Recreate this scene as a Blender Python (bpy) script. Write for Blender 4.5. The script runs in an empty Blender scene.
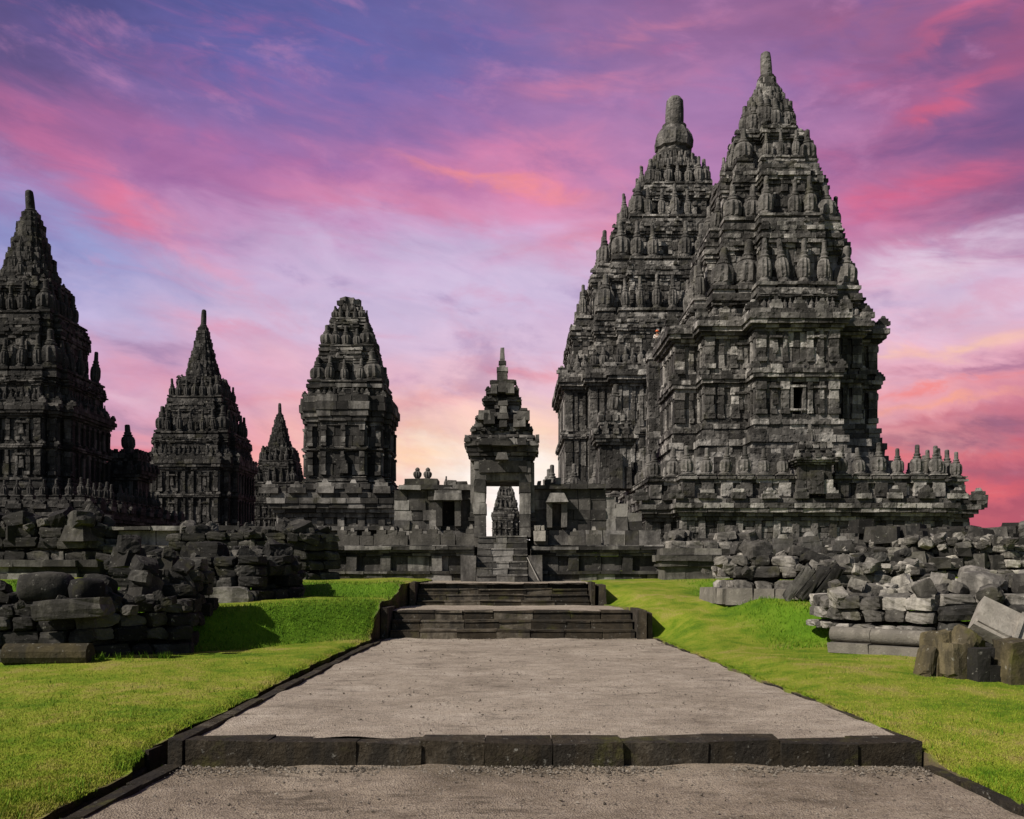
import bpy, math, random
import numpy as np

rnd = random.Random(11)
nrs = np.random.RandomState(5)
R = math.radians
scene = bpy.context.scene
COL = scene.collection

# ------------------------------------------------------------------ camera
EYE, FPX, HOR, CXP = 1.6, 900.0, 565.0, 512.0
cam = bpy.data.cameras.new('camera')
cam_o = bpy.data.objects.new('camera', cam)
COL.objects.link(cam_o)
cam.sensor_fit = 'HORIZONTAL'
cam.sensor_width = 36.0
cam.lens = FPX / 1024 * 36
cam.shift_y = (HOR - 409.5) / 1024
cam.clip_end = 6000
cam_o.location = (0, 0, EYE)
cam_o.rotation_euler = (R(90), 0, 0)
scene.camera = cam_o


def W(px, py, Y):
    """pixel of the photograph at depth Y -> (x, z)"""
    return ((px - CXP) * Y / FPX, EYE + (HOR - py) * Y / FPX)


def zz(py, Y):
    return EYE + (HOR - py) * Y / FPX


def lin(c):
    c = c / 255.0
    return c / 12.92 if c <= 0.04045 else ((c + 0.055) / 1.055) ** 2.4


# ------------------------------------------------------------------ sun, exposure
SUN_EL, SUN_AZ = 42.0, -123.0          # azimuth from +Y clockwise: sun stands to the left, a little behind the camera
sun = bpy.data.lights.new('sun', 'SUN')
sun.energy = 5.0
sun.angle = R(0.6)
sun.color = (1.0, 0.92, 0.81)
sun_o = bpy.data.objects.new('sun', sun)
COL.objects.link(sun_o)
from mathutils import Vector
sd = Vector((math.sin(R(SUN_AZ)) * math.cos(R(SUN_EL)), math.cos(R(SUN_AZ)) * math.cos(R(SUN_EL)), math.sin(R(SUN_EL))))
sun_o.rotation_euler = sd.to_track_quat('Z', 'Y').to_euler()
scene.view_settings.view_transform = 'Standard'
scene.view_settings.look = 'None'
scene.view_settings.exposure = 0.0
scene.view_settings.gamma = 1.0
scene.view_settings.use_curve_mapping = False
scene.render.engine = 'CYCLES'
scene.cycles.max_bounces = 4
scene.cycles.diffuse_bounces = 2
scene.cycles.use_denoising = True


# ------------------------------------------------------------------ node helper
class NT:
    def __init__(self, tree):
        self.t = tree
        self.n = tree.nodes
        self.l = tree.links

    def new(self, typ, **kw):
        nd = self.n.new(typ)
        for k, v in kw.items():
            setattr(nd, k, v)
        return nd

    def put(self, sock, v):
        if hasattr(v, 'is_output') or isinstance(v, bpy.types.NodeSocket):
            self.l.new(v, sock)
        elif isinstance(v, (tuple, list)) and len(v) == 3 and sock.type == 'RGBA':
            sock.default_value = (*v, 1)
        else:
            sock.default_value = v

    def m(self, op, a, b=None, c=None, clamp=False):
        nd = self.new('ShaderNodeMath', operation=op, use_clamp=clamp)
        self.put(nd.inputs[0], a)
        if b is not None:
            self.put(nd.inputs[1], b)
        if c is not None:
            self.put(nd.inputs[2], c)
        return nd.outputs[0]

    def vm(self, op, a, b=None):
        nd = self.new('ShaderNodeVectorMath', operation=op)
        self.put(nd.inputs[0], a)
        if b is not None:
            self.put(nd.inputs[1], b)
        return nd.outputs[0]

    def comb(self, x, y, z):
        nd = self.new('ShaderNodeCombineXYZ')
        for i, v in enumerate((x, y, z)):
            self.put(nd.inputs[i], v)
        return nd.outputs[0]

    def sep(self, v):
        nd = self.new('ShaderNodeSeparateXYZ')
        self.put(nd.inputs[0], v)
        return nd.outputs

    def noise(self, vec, scale, detail=4, rough=0.55, dist=0.0, out=0):
        nd = self.new('ShaderNodeTexNoise')
        self.put(nd.inputs['Vector'], vec)
        nd.inputs['Scale'].default_value = scale
        nd.inputs['Detail'].default_value = detail
        nd.inputs['Roughness'].default_value = rough
        nd.inputs['Distortion'].default_value = dist
        return nd.outputs[out]

    def ss(self, v, a, b, lo=0.0, hi=1.0):
        nd = self.new('ShaderNodeMapRange', interpolation_type='SMOOTHSTEP')
        self.put(nd.inputs[0], v)
        nd.inputs[1].default_value = a
        nd.inputs[2].default_value = b
        nd.inputs[3].default_value = lo
        nd.inputs[4].default_value = hi
        return nd.outputs[0]

    def mix(self, f, a, b, mode='MIX'):
        nd = self.new('ShaderNodeMix', data_type='RGBA', blend_type=mode)
        self.put(nd.inputs[0], f)
        self.put(nd.inputs[6], a)
        self.put(nd.inputs[7], b)
        return nd.outputs[2]

    def ramp(self, f, stops, interp='LINEAR'):
        nd = self.new('ShaderNodeValToRGB')
        self.put(nd.inputs[0], f)
        cr = nd.color_ramp
        cr.interpolation = interp
        while len(cr.elements) < len(stops):
            cr.elements.new(0.5)
        for e, (p, c) in zip(cr.elements, stops):
            e.position = p
            e.color = (*c, 1)
        return nd.outputs[0]


# ------------------------------------------------------------------ sky
world = bpy.data.worlds.new('World')
scene.world = world
world.use_nodes = True
wt = NT(world.node_tree)
wt.n.clear()
PXC = [0, 128, 256, 384, 512, 640, 768, 896, 1024]
PYC = [0, 60, 120, 180, 240, 300, 360, 420, 470, 520]
SKY = [
    [(75, 65, 125), (72, 70, 140), (75, 80, 158), (88, 85, 160), (112, 85, 152), (132, 85, 145), (138, 85, 145), (140, 80, 130), (195, 80, 120)],
    [(85, 68, 125), (95, 80, 150), (95, 90, 168), (95, 95, 175), (120, 95, 165), (165, 100, 158), (150, 95, 160), (130, 85, 150), (135, 72, 130)],
    [(135, 80, 142), (140, 85, 152), (138, 95, 167), (140, 95, 167), (158, 100, 167), (165, 110, 172), (155, 108, 172), (180, 90, 150), (105, 75, 138)],
    [(165, 95, 165), (210, 95, 150), (172, 95, 160), (190, 105, 170), (235, 115, 158), (170, 110, 172), (170, 108, 168), (195, 92, 142), (135, 75, 130)],
    [(120, 132, 200), (150, 125, 190), (200, 130, 182), (190, 152, 202), (205, 150, 200), (225, 122, 155), (170, 122, 182), (215, 95, 145), (160, 88, 150)],
    [(185, 165, 215), (170, 162, 208), (190, 172, 212), (195, 178, 214), (190, 172, 212), (200, 172, 208), (195, 140, 182), (215, 165, 200), (212, 172, 208)],
    [(200, 150, 192), (195, 152, 192), (222, 150, 182), (215, 168, 198), (215, 165, 192), (215, 172, 202), (210, 150, 182), (228, 172, 195), (235, 130, 148)],
    [(200, 140, 180), (214, 142, 172), (220, 152, 172), (238, 172, 165), (240, 188, 172), (242, 192, 185), (222, 150, 165), (240, 148, 145), (190, 88, 122)],
    [(190, 110, 140), (226, 112, 125), (240, 130, 128), (250, 190, 160), (255, 240, 226), (252, 205, 182), (230, 130, 130), (215, 82, 98), (188, 66, 98)],
    [(170, 80, 110), (228, 102, 108), (238, 118, 115), (250, 190, 165), (258, 250, 244), (250, 200, 180), (220, 110, 110), (200, 70, 88), (178, 60, 92)],
]


def sky_px(px, py):
    fx = min(max((px + 60) and np.interp(px, PXC, range(9)), 0), 8)
    fy = min(max(np.interp(py, PYC, range(10)), 0), 9)
    i, j = min(int(fx), 7), min(int(fy), 8)
    u, v = fx - i, fy - j
    c = [(SKY[j][i][k] * (1 - u) + SKY[j][i + 1][k] * u) * (1 - v) + (SKY[j + 1][i][k] * (1 - u) + SKY[j + 1][i + 1][k] * u) * v for k in range(3)]
    l = 0.3 * c[0] + 0.55 * c[1] + 0.15 * c[2]
    return tuple(lin(min((l + (x - l) * 0.74) * 1.11, 258)) for x in c)


tc = wt.new('ShaderNodeTexCoord')
dirv = wt.vm('NORMALIZE', tc.outputs['Generated'])
dx, dy, dz = wt.sep(dirv)
az = wt.m('ARCTAN2', dx, dy)                                   # 0 straight ahead
hl = wt.m('SQRT', wt.m('ADD', wt.m('MULTIPLY', dx, dx), wt.m('MULTIPLY', dy, dy)))
tt = wt.m('DIVIDE', dz, wt.m('MAXIMUM', hl, 0.02))             # tangent of the elevation
# clouds lie in long bands: stretched coordinates, slightly falling towards the right
cv = wt.comb(wt.m('MULTIPLY', az, 2.8), wt.m('ADD', wt.m('MULTIPLY', tt, 6.4), wt.m('MULTIPLY', az, 0.8)), wt.m('MULTIPLY', dy, 0.4))
w1 = wt.noise(cv, 1.1, 5, 0.55, 0.4, out=1)
w1s = wt.sep(w1)
w2 = wt.noise(wt.vm('ADD', cv, (7.3, 1.1, 4.0)), 3.2, 6, 0.6, 0.6, out=1)
w2s = wt.sep(w2)
azd = wt.m('ADD', az, wt.m('ADD', wt.m('MULTIPLY', wt.m('SUBTRACT', w1s[0], 0.5), 0.24), wt.m('MULTIPLY', wt.m('SUBTRACT', w2s[0], 0.5), 0.20)))
ttd = wt.m('ADD', tt, wt.m('ADD', wt.m('MULTIPLY', wt.m('SUBTRACT', w1s[1], 0.5), 0.07), wt.m('MULTIPLY', wt.m('SUBTRACT', w2s[1], 0.5), 0.085)))
AZ = [R(a) for a in (-36, -30, -24, -18, -12, -6, 0, 6, 12, 18, 24, 30, 36)]
TT = [0.0, 0.05, 0.095, 0.13, 0.165, 0.21, 0.26, 0.31, 0.36, 0.43, 0.50, 0.58, 0.68]
azf = wt.m('DIVIDE', wt.m('ADD', azd, R(60)), R(120), clamp=True)
prev = None
for k, t in enumerate(TT):
    stops = [((a + R(60)) / R(120), sky_px(512 + 900 * math.tan(a), 565 - 900 * t / math.cos(a))) for a in AZ]
    c = wt.ramp(azf, stops, 'B_SPLINE')
    if prev is None:
        prev = c
    else:
        prev = wt.mix(wt.ss(ttd, TT[k - 1], t), prev, c)
# single cloud streaks: (px, py, half length, half thickness, fall to the right in degrees, colour, strength)
CLOUDS = [
    (490, 180, 90, 8, 9, (250, 140, 145), .9), (320, 165, 120, 16, 6, (148, 98, 165), .5), (400, 205, 130, 18, 6, (222, 125, 165), .6), (55, 155, 80, 24, 36, (205, 105, 155), .6), (200, 170, 90, 22, 12, (160, 98, 162), .5),
    (130, 207, 45, 22, 20, (240, 110, 145), .75), (210, 255, 60, 10, 40, (228, 145, 180), .6), (400, 252, 150, 24, 0, (198, 180, 216), .65),
    (70, 240, 90, 30, 35, (150, 158, 215), .75), (170, 265, 50, 16, 45, (155, 160, 208), .5), (490, 285, 110, 28, -4, (208, 188, 222), .55),
    (640, 35, 110, 9, -6, (205, 120, 158), .55), (590, 88, 90, 10, -4, (215, 122, 160), .55), (985, 12, 60, 10, -20, (235, 100, 130), .75),
    (950, 50, 100, 22, -15, (105, 82, 138), .65), (880, 85, 75, 18, 12, (200, 102, 150), .6), (965, 96, 55, 10, -10, (225, 92, 125), .6),
    (960, 132, 100, 16, -4, (112, 80, 140), .55), (930, 190, 90, 14, -6, (225, 95, 135), .7), (950, 255, 95, 18, -8, (225, 200, 228), .75),
    (900, 226, 75, 10, -4, (215, 128, 172), .55), (985, 366, 60, 8, -2, (152, 88, 135), .65), (940, 292, 120, 34, -4, (222, 202, 220), .7), (930, 348, 110, 6, -3, (252, 195, 172), .8), (330, 300, 160, 26, 2, (205, 185, 218), .5),
    (950, 384, 110, 5, -2, (245, 125, 120), .7), (940, 404, 90, 4, 2, (250, 160, 130), .7), (960, 420, 100, 5, -1, (200, 100, 120), .6), (960, 438, 120, 8, -2, (145, 84, 115), .7), (930, 455, 80, 4, 1, (235, 100, 108), .6), (950, 470, 120, 5, -1, (165, 85, 110), .6), (960, 486, 110, 5, 1, (232, 90, 100), .6), (950, 503, 110, 4, 0, (170, 72, 98), .5),
    (430, 455, 60, 26, -8, (255, 205, 158), .7), (560, 440, 45, 30, 0, (255, 210, 175), .7), (430, 400, 60, 9, -14, (240, 165, 165), .6), (420, 425, 70, 6, 6, (250, 185, 150), .6), (545, 366, 60, 8, 4, (235, 130, 145), .6),
    (130, 345, 65, 9, 6, (160, 125, 170), .65), (240, 330, 70, 9, 10, (228, 140, 170), .5), (140, 425, 60, 6, 6, (165, 130, 165), .6), (140, 450, 60, 8, 4, (232, 120, 135), .55), (270, 400, 70, 8, -4, (240, 150, 160), .5), (170, 380, 95, 14, 10, (225, 145, 172), .55), (150, 402, 65, 7, 4, (228, 185, 208), .55),
    (300, 60, 150, 45, 0, (102, 100, 178), .6), (470, 62, 60, 35, 20, (98, 98, 172), .5), (250, 130, 140, 16, 12, (150, 112, 178), .5),
    (600, 235, 70, 12, -10, (226, 135, 165), .6), (930, 305, 110, 14, -6, (212, 178, 215), .6), (500, 480, 60, 45, 0, (255, 222, 200), .7), (505, 505, 42, 45, 0, (268, 262, 256), .95),
]
azc = wt.m('ADD', az, wt.m('ADD', wt.m('MULTIPLY', wt.m('SUBTRACT', w1s[0], 0.5), 0.10), wt.m('MULTIPLY', wt.m('SUBTRACT', w2s[0], 0.5), 0.16)))
ttc = wt.m('ADD', tt, wt.m('ADD', wt.m('MULTIPLY', wt.m('SUBTRACT', w1s[1], 0.5), 0.05), wt.m('MULTIPLY', wt.m('SUBTRACT', w2s[1], 0.5), 0.07)))
wisp = wt.noise(wt.vm('ADD', wt.vm('MULTIPLY', cv, (0.9, 1.6, 1.0)), (2, 8, 5)), 4.5, 7, 0.62, 0.5)
wispf = wt.ss(wisp, 0.28, 0.62, 0.35, 1.15)
for (qx, qy, ql, qt, qa, qc, qs) in CLOUDS:
    a0 = math.atan((qx - 512) / 900)
    t0 = (565 - qy) / 900 * math.cos(a0)
    ca, sa = math.cos(R(-qa)), math.sin(R(-qa))
    du, dv = wt.m('SUBTRACT', azc, a0), wt.m('SUBTRACT', ttc, t0)
    L, T = ql / 900, qt / 900
    u = wt.m('ADD', wt.m('MULTIPLY', du, ca / L), wt.m('MULTIPLY', dv, sa / L))
    v = wt.m('ADD', wt.m('MULTIPLY', du, -sa / T), wt.m('MULTIPLY', dv, ca / T))
    e = wt.m('POWER', 2.718, wt.m('MULTIPLY', wt.m('ADD', wt.m('MULTIPLY', u, u), wt.m('MULTIPLY', v, v)), -1.0))
    prev = wt.mix(wt.m('MULTIPLY', wt.m('MULTIPLY', e, qs), wispf, clamp=True), prev, tuple(lin(x * .91 + (.3 * qc[0] + .55 * qc[1] + .15 * qc[2]) * .12) for x in qc))
# high sky above the picture and behind the camera: dim violet
prev = wt.mix(wt.ss(tt, 0.65, 1.6), prev, (lin(95), lin(85), lin(140)))
# fine cloud texture
st = wt.noise(wt.vm('ADD', wt.vm('MULTIPLY', cv, (1.0, 1.7, 1.0)), (3.1, 0, 0)), 2.6, 7, 0.62, 0.9)
prev = wt.mix(wt.ss(st, 0.50, 0.84, 0, 0.26), prev, wt.mix(wt.ss(tt, 0.02, 0.45), (lin(250), lin(165), lin(160)), (lin(225), lin(115), lin(160))))
st2 = wt.noise(wt.vm('ADD', wt.vm('MULTIPLY', cv, (1.0, 1.5, 1.0)), (9.1, 5, 0)), 2.1, 7, 0.6, 0.7)
prev = wt.mix(wt.ss(st2, 0.50, 0.84, 0, 0.26), prev, wt.mix(wt.ss(tt, 0.05, 0.3), (lin(185), lin(105), lin(140)), (lin(115), lin(90), lin(155))))
st3 = wt.noise(wt.vm('ADD', cv, (1.1, 15, 2)), 3.8, 6, 0.58, 0.5)
prev = wt.mix(1.0, prev, wt.mix(wt.ss(st3, 0.25, 0.75), (0.91, 0.92, 0.94), (1.08, 1.07, 1.05)), 'MULTIPLY')
pv = wt.comb(wt.m('MULTIPLY', az, 4.2), wt.m('ADD', wt.m('MULTIPLY', tt, 7.5), wt.m('MULTIPLY', az, 1.2)), wt.m('MULTIPLY', dy, 0.3))
st4 = wt.noise(wt.vm('ADD', pv, (4.7, 2.2, 8.1)), 2.3, 7, 0.6, 0.25)
prev = wt.mix(wt.ss(st4, 0.54, 0.74, 0, 0.42), prev, wt.mix(wt.ss(tt, 0.03, 0.42), (lin(246), lin(176), lin(172)), (lin(206), lin(140), lin(186))))
st5 = wt.noise(wt.vm('ADD', pv, (14.7, 9.2, 3.1)), 1.9, 7, 0.6, 0.25)
prev = wt.mix(wt.ss(st5, 0.55, 0.76, 0, 0.42), prev, wt.mix(wt.ss(tt, 0.03, 0.35), (lin(190), lin(128), lin(156)), (lin(112), lin(96), lin(160))))
nish = wt.new('ShaderNodeTexSky', sky_type='NISHITA')
nish.sun_disc = False
nish.sun_elevation = R(SUN_EL)
nish.sun_rotation = R(SUN_AZ)
nis = wt.mix(1.0, nish.outputs[0], (0.05, 0.05, 0.05), 'MULTIPLY')
# the coloured cloud deck lies over the far half of the sky; overhead and behind the camera it is open day sky
front = wt.m('MULTIPLY', wt.ss(wt.m('ABSOLUTE', az), R(48), R(85), 0.94, 0.0), wt.ss(tt, 0.75, 1.3, 1.0, 0.0))
skyc = wt.mix(front, nis, prev)
bg = wt.new('ShaderNodeBackground')
wt.l.new(skyc, bg.inputs[0])
bg.inputs[1].default_value = 1.0
wo = wt.new('ShaderNodeOutputWorld')
wt.l.new(bg.outputs[0], wo.inputs[0])


# ------------------------------------------------------------------ materials
def material(name):
    m = bpy.data.materials.new(name)
    m.use_nodes = True
    t = NT(m.node_tree)
    t.n.clear()
    o = t.new('ShaderNodeOutputMaterial')
    p = t.new('ShaderNodeBsdfPrincipled')
    p.inputs['Roughness'].default_value = 0.95
    p.inputs['Specular IOR Level'].default_value = 0.15
    t.l.new(p.outputs[0], o.inputs[0])
    return m, t, p


def bump(t, p, h, strength, dist):
    b = t.new('ShaderNodeBump')
    b.inputs['Strength'].default_value = strength
    b.inputs['Distance'].default_value = dist
    t.put(b.inputs['Height'], h)
    t.l.new(b.outputs[0], p.inputs['Normal'])


def stone_mat(name, dark=(0.026, 0.024, 0.022), mid=(0.162, 0.152, 0.141), light=(0.47, 0.445, 0.412), per='island', stain=0.72,
              moss=0.25, sc=1.0, bstr=0.8, bdist=0.03, carve=0.0, rvw=0.46):
    m, t, p = material(name)
    g = t.new('ShaderNodeNewGeometry')
    pos = g.outputs['Position']
    if per == 'island':
        rv = g.outputs['Random Per Island']
    else:
        rv = t.new('ShaderNodeObjectInfo').outputs['Random']
    x, y, z = t.sep(pos)
    big = t.noise(pos, 0.35 * sc, 4, 0.6)
    med = t.noise(pos, 1.6 * sc, 6, 0.65)
    fine = t.noise(pos, 9.0 * sc, 6, 0.7)
    v = t.m('ADD', t.m('ADD', t.m('MULTIPLY', rv, rvw), 0.23 - rvw / 2), t.m('ADD', t.m('MULTIPLY', med, 0.50), t.m('MULTIPLY', fine, 0.24)))
    col = t.ramp(v, [(0.30, dark), (0.50, tuple(0.5 * a for a in mid)), (0.66, mid), (0.88, light)])
    # rain stains run downwards
    sv = t.comb(t.m('MULTIPLY', x, 1.0), t.m('MULTIPLY', y, 1.0), t.m('MULTIPLY', z, 0.22))
    stn = t.noise(sv, 1.5 * sc, 6, 0.65)
    stm = t.ss(t.m('ADD', t.m('MULTIPLY', stn, 0.65), t.m('MULTIPLY', big, 0.4)), 0.47, 0.60, 0, stain)
    col = t.mix(stm, col, (0.022, 0.021, 0.020))
    # pale lichen specks and greenish moss
    lic = t.noise(t.vm('ADD', pos, (31, 7, 3)), 5.0 * sc, 7, 0.7)
    col = t.mix(t.ss(lic, 0.60, 0.70, 0, 0.55), col, (0.36, 0.35, 0.31))
    mo = t.noise(t.vm('ADD', pos, (11, 17, 23)), 0.8 * sc, 6, 0.65)
    col = t.mix(t.ss(mo, 0.55, 0.70, 0, moss), col, (0.075, 0.072, 0.022))
    t.l.new(col, p.inputs['Base Color'])
    h = t.m('ADD', t.m('MULTIPLY', med, 1.2), t.m('MULTIPLY', fine, 0.6))
    if carve:
        # shallow carved ornament, worn
        vo = t.new('ShaderNodeTexVoronoi', distance='MANHATTAN')
        t.put(vo.inputs['Vector'], pos)
        vo.inputs['Scale'].default_value = carve
        h = t.m('ADD', h, t.m('MULTIPLY', t.ss(vo.outputs['Distance'], 0.15, 0.75), 0.75))
    bump(t, p, h, bstr, bdist)
    return m


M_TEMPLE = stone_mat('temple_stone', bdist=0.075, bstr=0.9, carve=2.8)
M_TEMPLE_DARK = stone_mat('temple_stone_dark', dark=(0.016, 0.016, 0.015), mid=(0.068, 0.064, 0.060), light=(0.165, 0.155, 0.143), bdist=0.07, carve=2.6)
M_WALL = stone_mat('wall_stone', dark=(0.02, 0.019, 0.018), mid=(0.115, 0.108, 0.100), light=(0.33, 0.313, 0.29), sc=1.4)
M_STEP = stone_mat('step_stone', dark=(0.020, 0.017, 0.012), mid=(0.068, 0.055, 0.039), light=(0.20, 0.175, 0.14), sc=2.6, moss=0.7, stain=0.6, rvw=0.3)
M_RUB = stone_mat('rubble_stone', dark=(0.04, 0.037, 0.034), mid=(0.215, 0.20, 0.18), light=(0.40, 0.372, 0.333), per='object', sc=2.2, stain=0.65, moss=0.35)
M_RUBD = stone_mat('rubble_stone_black', dark=(0.009, 0.009, 0.009), mid=(0.036, 0.034, 0.031), light=(0.10, 0.095, 0.085), per='object', sc=2.2, stain=0.8, moss=0.25)  # dim light on the left piles and black lichen, both put into this colour
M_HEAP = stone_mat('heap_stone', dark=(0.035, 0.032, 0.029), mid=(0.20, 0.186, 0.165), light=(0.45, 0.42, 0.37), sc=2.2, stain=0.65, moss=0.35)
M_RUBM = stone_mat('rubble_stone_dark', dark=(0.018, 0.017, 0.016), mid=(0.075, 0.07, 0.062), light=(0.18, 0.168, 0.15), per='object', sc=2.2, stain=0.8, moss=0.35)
M_PALE = stone_mat('pale_cut_stone', dark=(0.20, 0.18, 0.155), mid=(0.34, 0.31, 0.27), light=(0.46, 0.43, 0.38), per='object', sc=2.5, stain=0.25, moss=0.1)
M_MOSSY = stone_mat('mossy_stone', dark=(0.035, 0.03, 0.018), mid=(0.11, 0.09, 0.05), light=(0.20, 0.165, 0.10), per='object', sc=2.5, stain=0.6, moss=0.9)
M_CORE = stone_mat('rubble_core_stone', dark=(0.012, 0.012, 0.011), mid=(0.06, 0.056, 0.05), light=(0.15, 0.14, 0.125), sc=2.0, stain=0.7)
M_KERB = stone_mat('kerb_stone', dark=(0.018, 0.015, 0.010), mid=(0.052, 0.042, 0.029), light=(0.17, 0.148, 0.118), sc=3.0, moss=0.8, stain=0.6, bstr=1.0, bdist=0.05, rvw=0.16)


SHORT = [(0.38, (0.062, 0.130, 0.007)), (0.45, (0.128, 0.200, 0.011)), (0.52, (0.215, 0.25, 0.024)), (0.58, (0.285, 0.262, 0.06)), (0.66, (0.25, 0.19, 0.085))]


def lawn_mat():
    m, t, p = material('lawn_grass')
    pos = t.new('ShaderNodeNewGeometry').outputs['Position']
    a = t.noise(pos, 0.55, 5, 0.6)
    b = t.noise(pos, 3.0, 6, 0.65)
    c = t.noise(t.vm('MULTIPLY', pos, (1, 0.5, 1)), 28.0, 4, 0.7)
    lush = t.new('ShaderNodeAttribute', attribute_name='lush').outputs['Fac']
    v = t.m('ADD', t.m('MULTIPLY', a, 0.55), t.m('ADD', t.m('MULTIPLY', b, 0.33), t.m('MULTIPLY', c, 0.12)))
    short = t.ramp(v, SHORT)
    tall = t.ramp(v, [(0.30, (0.04, 0.10, 0.005)), (0.55, (0.10, 0.20, 0.010)), (0.8, (0.17, 0.25, 0.02))])
    col = t.mix(lush, short, tall)
    bare = t.new('ShaderNodeAttribute', attribute_name='bare').outputs['Fac']
    bm = t.ss(t.m('ADD', bare, t.m('MULTIPLY', t.m('SUBTRACT', b, 0.5), 0.9)), 0.45, 0.75)
    col = t.mix(bm, col, (0.10, 0.078, 0.05))
    t.l.new(col, p.inputs['Base Color'])
    bump(t, p, t.m('ADD', c, t.m('MULTIPLY', b, 0.8)), 0.9, 0.05)
    return m


def blade_mat(name, cols):
    m, t, p = material(name)
    g = t.new('ShaderNodeNewGeometry')
    a = t.noise(g.outputs['Position'], 0.9, 4, 0.6)
    v = t.m('ADD', t.m('MULTIPLY', g.outputs['Random Per Island'], 0.5), t.m('MULTIPLY', a, 0.5))
    t.l.new(t.ramp(v, cols), p.inputs['Base Color'])
    p.inputs['Roughness'].default_value = 0.7
    return m


def gravel_mat(name, c0, c1, c2):
    m, t, p = material(name)
    pos = t.new('ShaderNodeNewGeometry').outputs['Position']
    a = t.noise(pos, 0.7, 5, 0.6)
    b = t.noise(t.vm('MULTIPLY', pos, (0.8, 1.15, 1)), 3.4, 7, 0.7)
    c = t.noise(pos, 55.0, 3, 0.7)
    d = t.noise(pos, 190.0, 2, 0.6)
    v = t.m('ADD', t.m('MULTIPLY', a, 0.42), t.m('ADD', t.m('MULTIPLY', b, 0.46), t.m('MULTIPLY', c, 0.12)))
    col = t.ramp(v, [(0.36, c0), (0.50, c1), (0.62, c2)])
    # darker damp marks
    e = t.noise(t.vm('MULTIPLY', t.vm('ADD', pos, (4, 9, 0)), (0.5, 1.6, 1)), 1.9, 7, 0.72)
    col = t.mix(t.ss(e, 0.55, 0.66, 0, 0.6), col, tuple(0.45 * x for x in c0))
    vo = t.new('ShaderNodeTexVoronoi')
    t.put(vo.inputs['Vector'], pos)
    vo.inputs['Scale'].default_value = 62.0
    cell = t.sep(vo.outputs['Color'])[0]
    col = t.mix(t.ss(cell, 0.90, 0.95, 0, 0.4), col, (0.40, 0.35, 0.30))
    col = t.mix(t.ss(cell, 0.13, 0.08, 0, 0.65), col, (0.06, 0.05, 0.045))
    f = t.noise(t.vm('MULTIPLY', t.vm('ADD', pos, (1, 2, 0)), (0.8, 1.2, 1)), 13.0, 5, 0.75)
    col = t.mix(t.ss(f, 0.60, 0.68, 0, 0.6), col, tuple(0.35 * x for x in c0))
    f2 = t.noise(t.vm('ADD', pos, (5, 3, 0)), 9.0, 6, 0.75)
    col = t.mix(t.ss(f2, 0.60, 0.70, 0, 0.4), col, tuple(min(1.25 * x, .45) for x in c2))
    col = t.mix(1.0, col, t.mix(d, (0.80, 0.80, 0.80), (1.2, 1.2, 1.2)), 'MULTIPLY')
    t.l.new(col, p.inputs['Base Color'])
    h = t.m('ADD', t.m('MULTIPLY', b, 1.0), t.m('ADD', t.m('MULTIPLY', c, 0.5), t.m('MULTIPLY', vo.outputs['Distance'], 0.6)))
    bump(t, p, h, 0.9, 0.02)
    return m


def plain_mat(name, col, rough=0.8, var=0.25):
    m, t, p = material(name)
    pos = t.new('ShaderNodeNewGeometry').outputs['Position']
    n = t.noise(pos, 6.0, 4)
    t.l.new(t.mix(n, tuple(c * (1 - var) for c in col), tuple(c * (1 + var) for c in col)), p.inputs['Base Color'])
    p.inputs['Roughness'].default_value = rough
    return m


M_LAWN = lawn_mat()
def short_blade_mat():
    m, t, p = material('short_grass_blades')
    g = t.new('ShaderNodeNewGeometry')
    pos = g.outputs['Position']
    v = t.m('ADD', t.m('MULTIPLY', t.noise(pos, 0.55, 5, 0.6), 0.55), t.m('ADD', t.m('MULTIPLY', t.noise(pos, 3.0, 6, 0.65), 0.33), t.m('MULTIPLY', g.outputs['Random Per Island'], 0.12)))
    t.l.new(t.mix(1.0, t.ramp(v, SHORT), (1.15, 1.15, 1.1), 'MULTIPLY'), p.inputs['Base Color'])
    p.inputs['Roughness'].default_value = 0.75
    return m


M_BLADE = short_blade_mat()
M_TALL = blade_mat('long_grass_blades', [(0.15, (0.035, 0.10, 0.004)), (0.5, (0.095, 0.20, 0.008)), (0.85, (0.19, 0.28, 0.02))])
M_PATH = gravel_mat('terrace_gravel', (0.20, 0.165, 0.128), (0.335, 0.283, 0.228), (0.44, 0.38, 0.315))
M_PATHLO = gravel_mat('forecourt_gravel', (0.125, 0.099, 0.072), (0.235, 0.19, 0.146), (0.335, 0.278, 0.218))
M_EARTH = gravel_mat('earth', (0.05, 0.04, 0.03), (0.09, 0.075, 0.055), (0.14, 0.118, 0.09))
M_PEB = plain_mat('pebble', (0.30, 0.265, 0.235), 0.9, 0.5)


# ------------------------------------------------------------------ mesh helpers
UNIT = np.array([[-1, -1, -1], [1, -1, -1], [1, 1, -1], [-1, 1, -1], [-1, -1, 1], [1, -1, 1], [1, 1, 1], [-1, 1, 1]], float)
QUADS = np.array([[0, 3, 2, 1], [4, 5, 6, 7], [0, 1, 5, 4], [1, 2, 6, 5], [2, 3, 7, 6], [3, 0, 4, 7]])


def mesh_from(name, verts, faces, mat, smooth=False):
    me = bpy.data.meshes.new(name)
    me.from_pydata([tuple(v) for v in verts], [], faces)
    if mat:
        me.materials.append(mat)
    if smooth:
        me.polygons.foreach_set('use_smooth', [True] * len(me.polygons))
    me.update()
    return me


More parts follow.
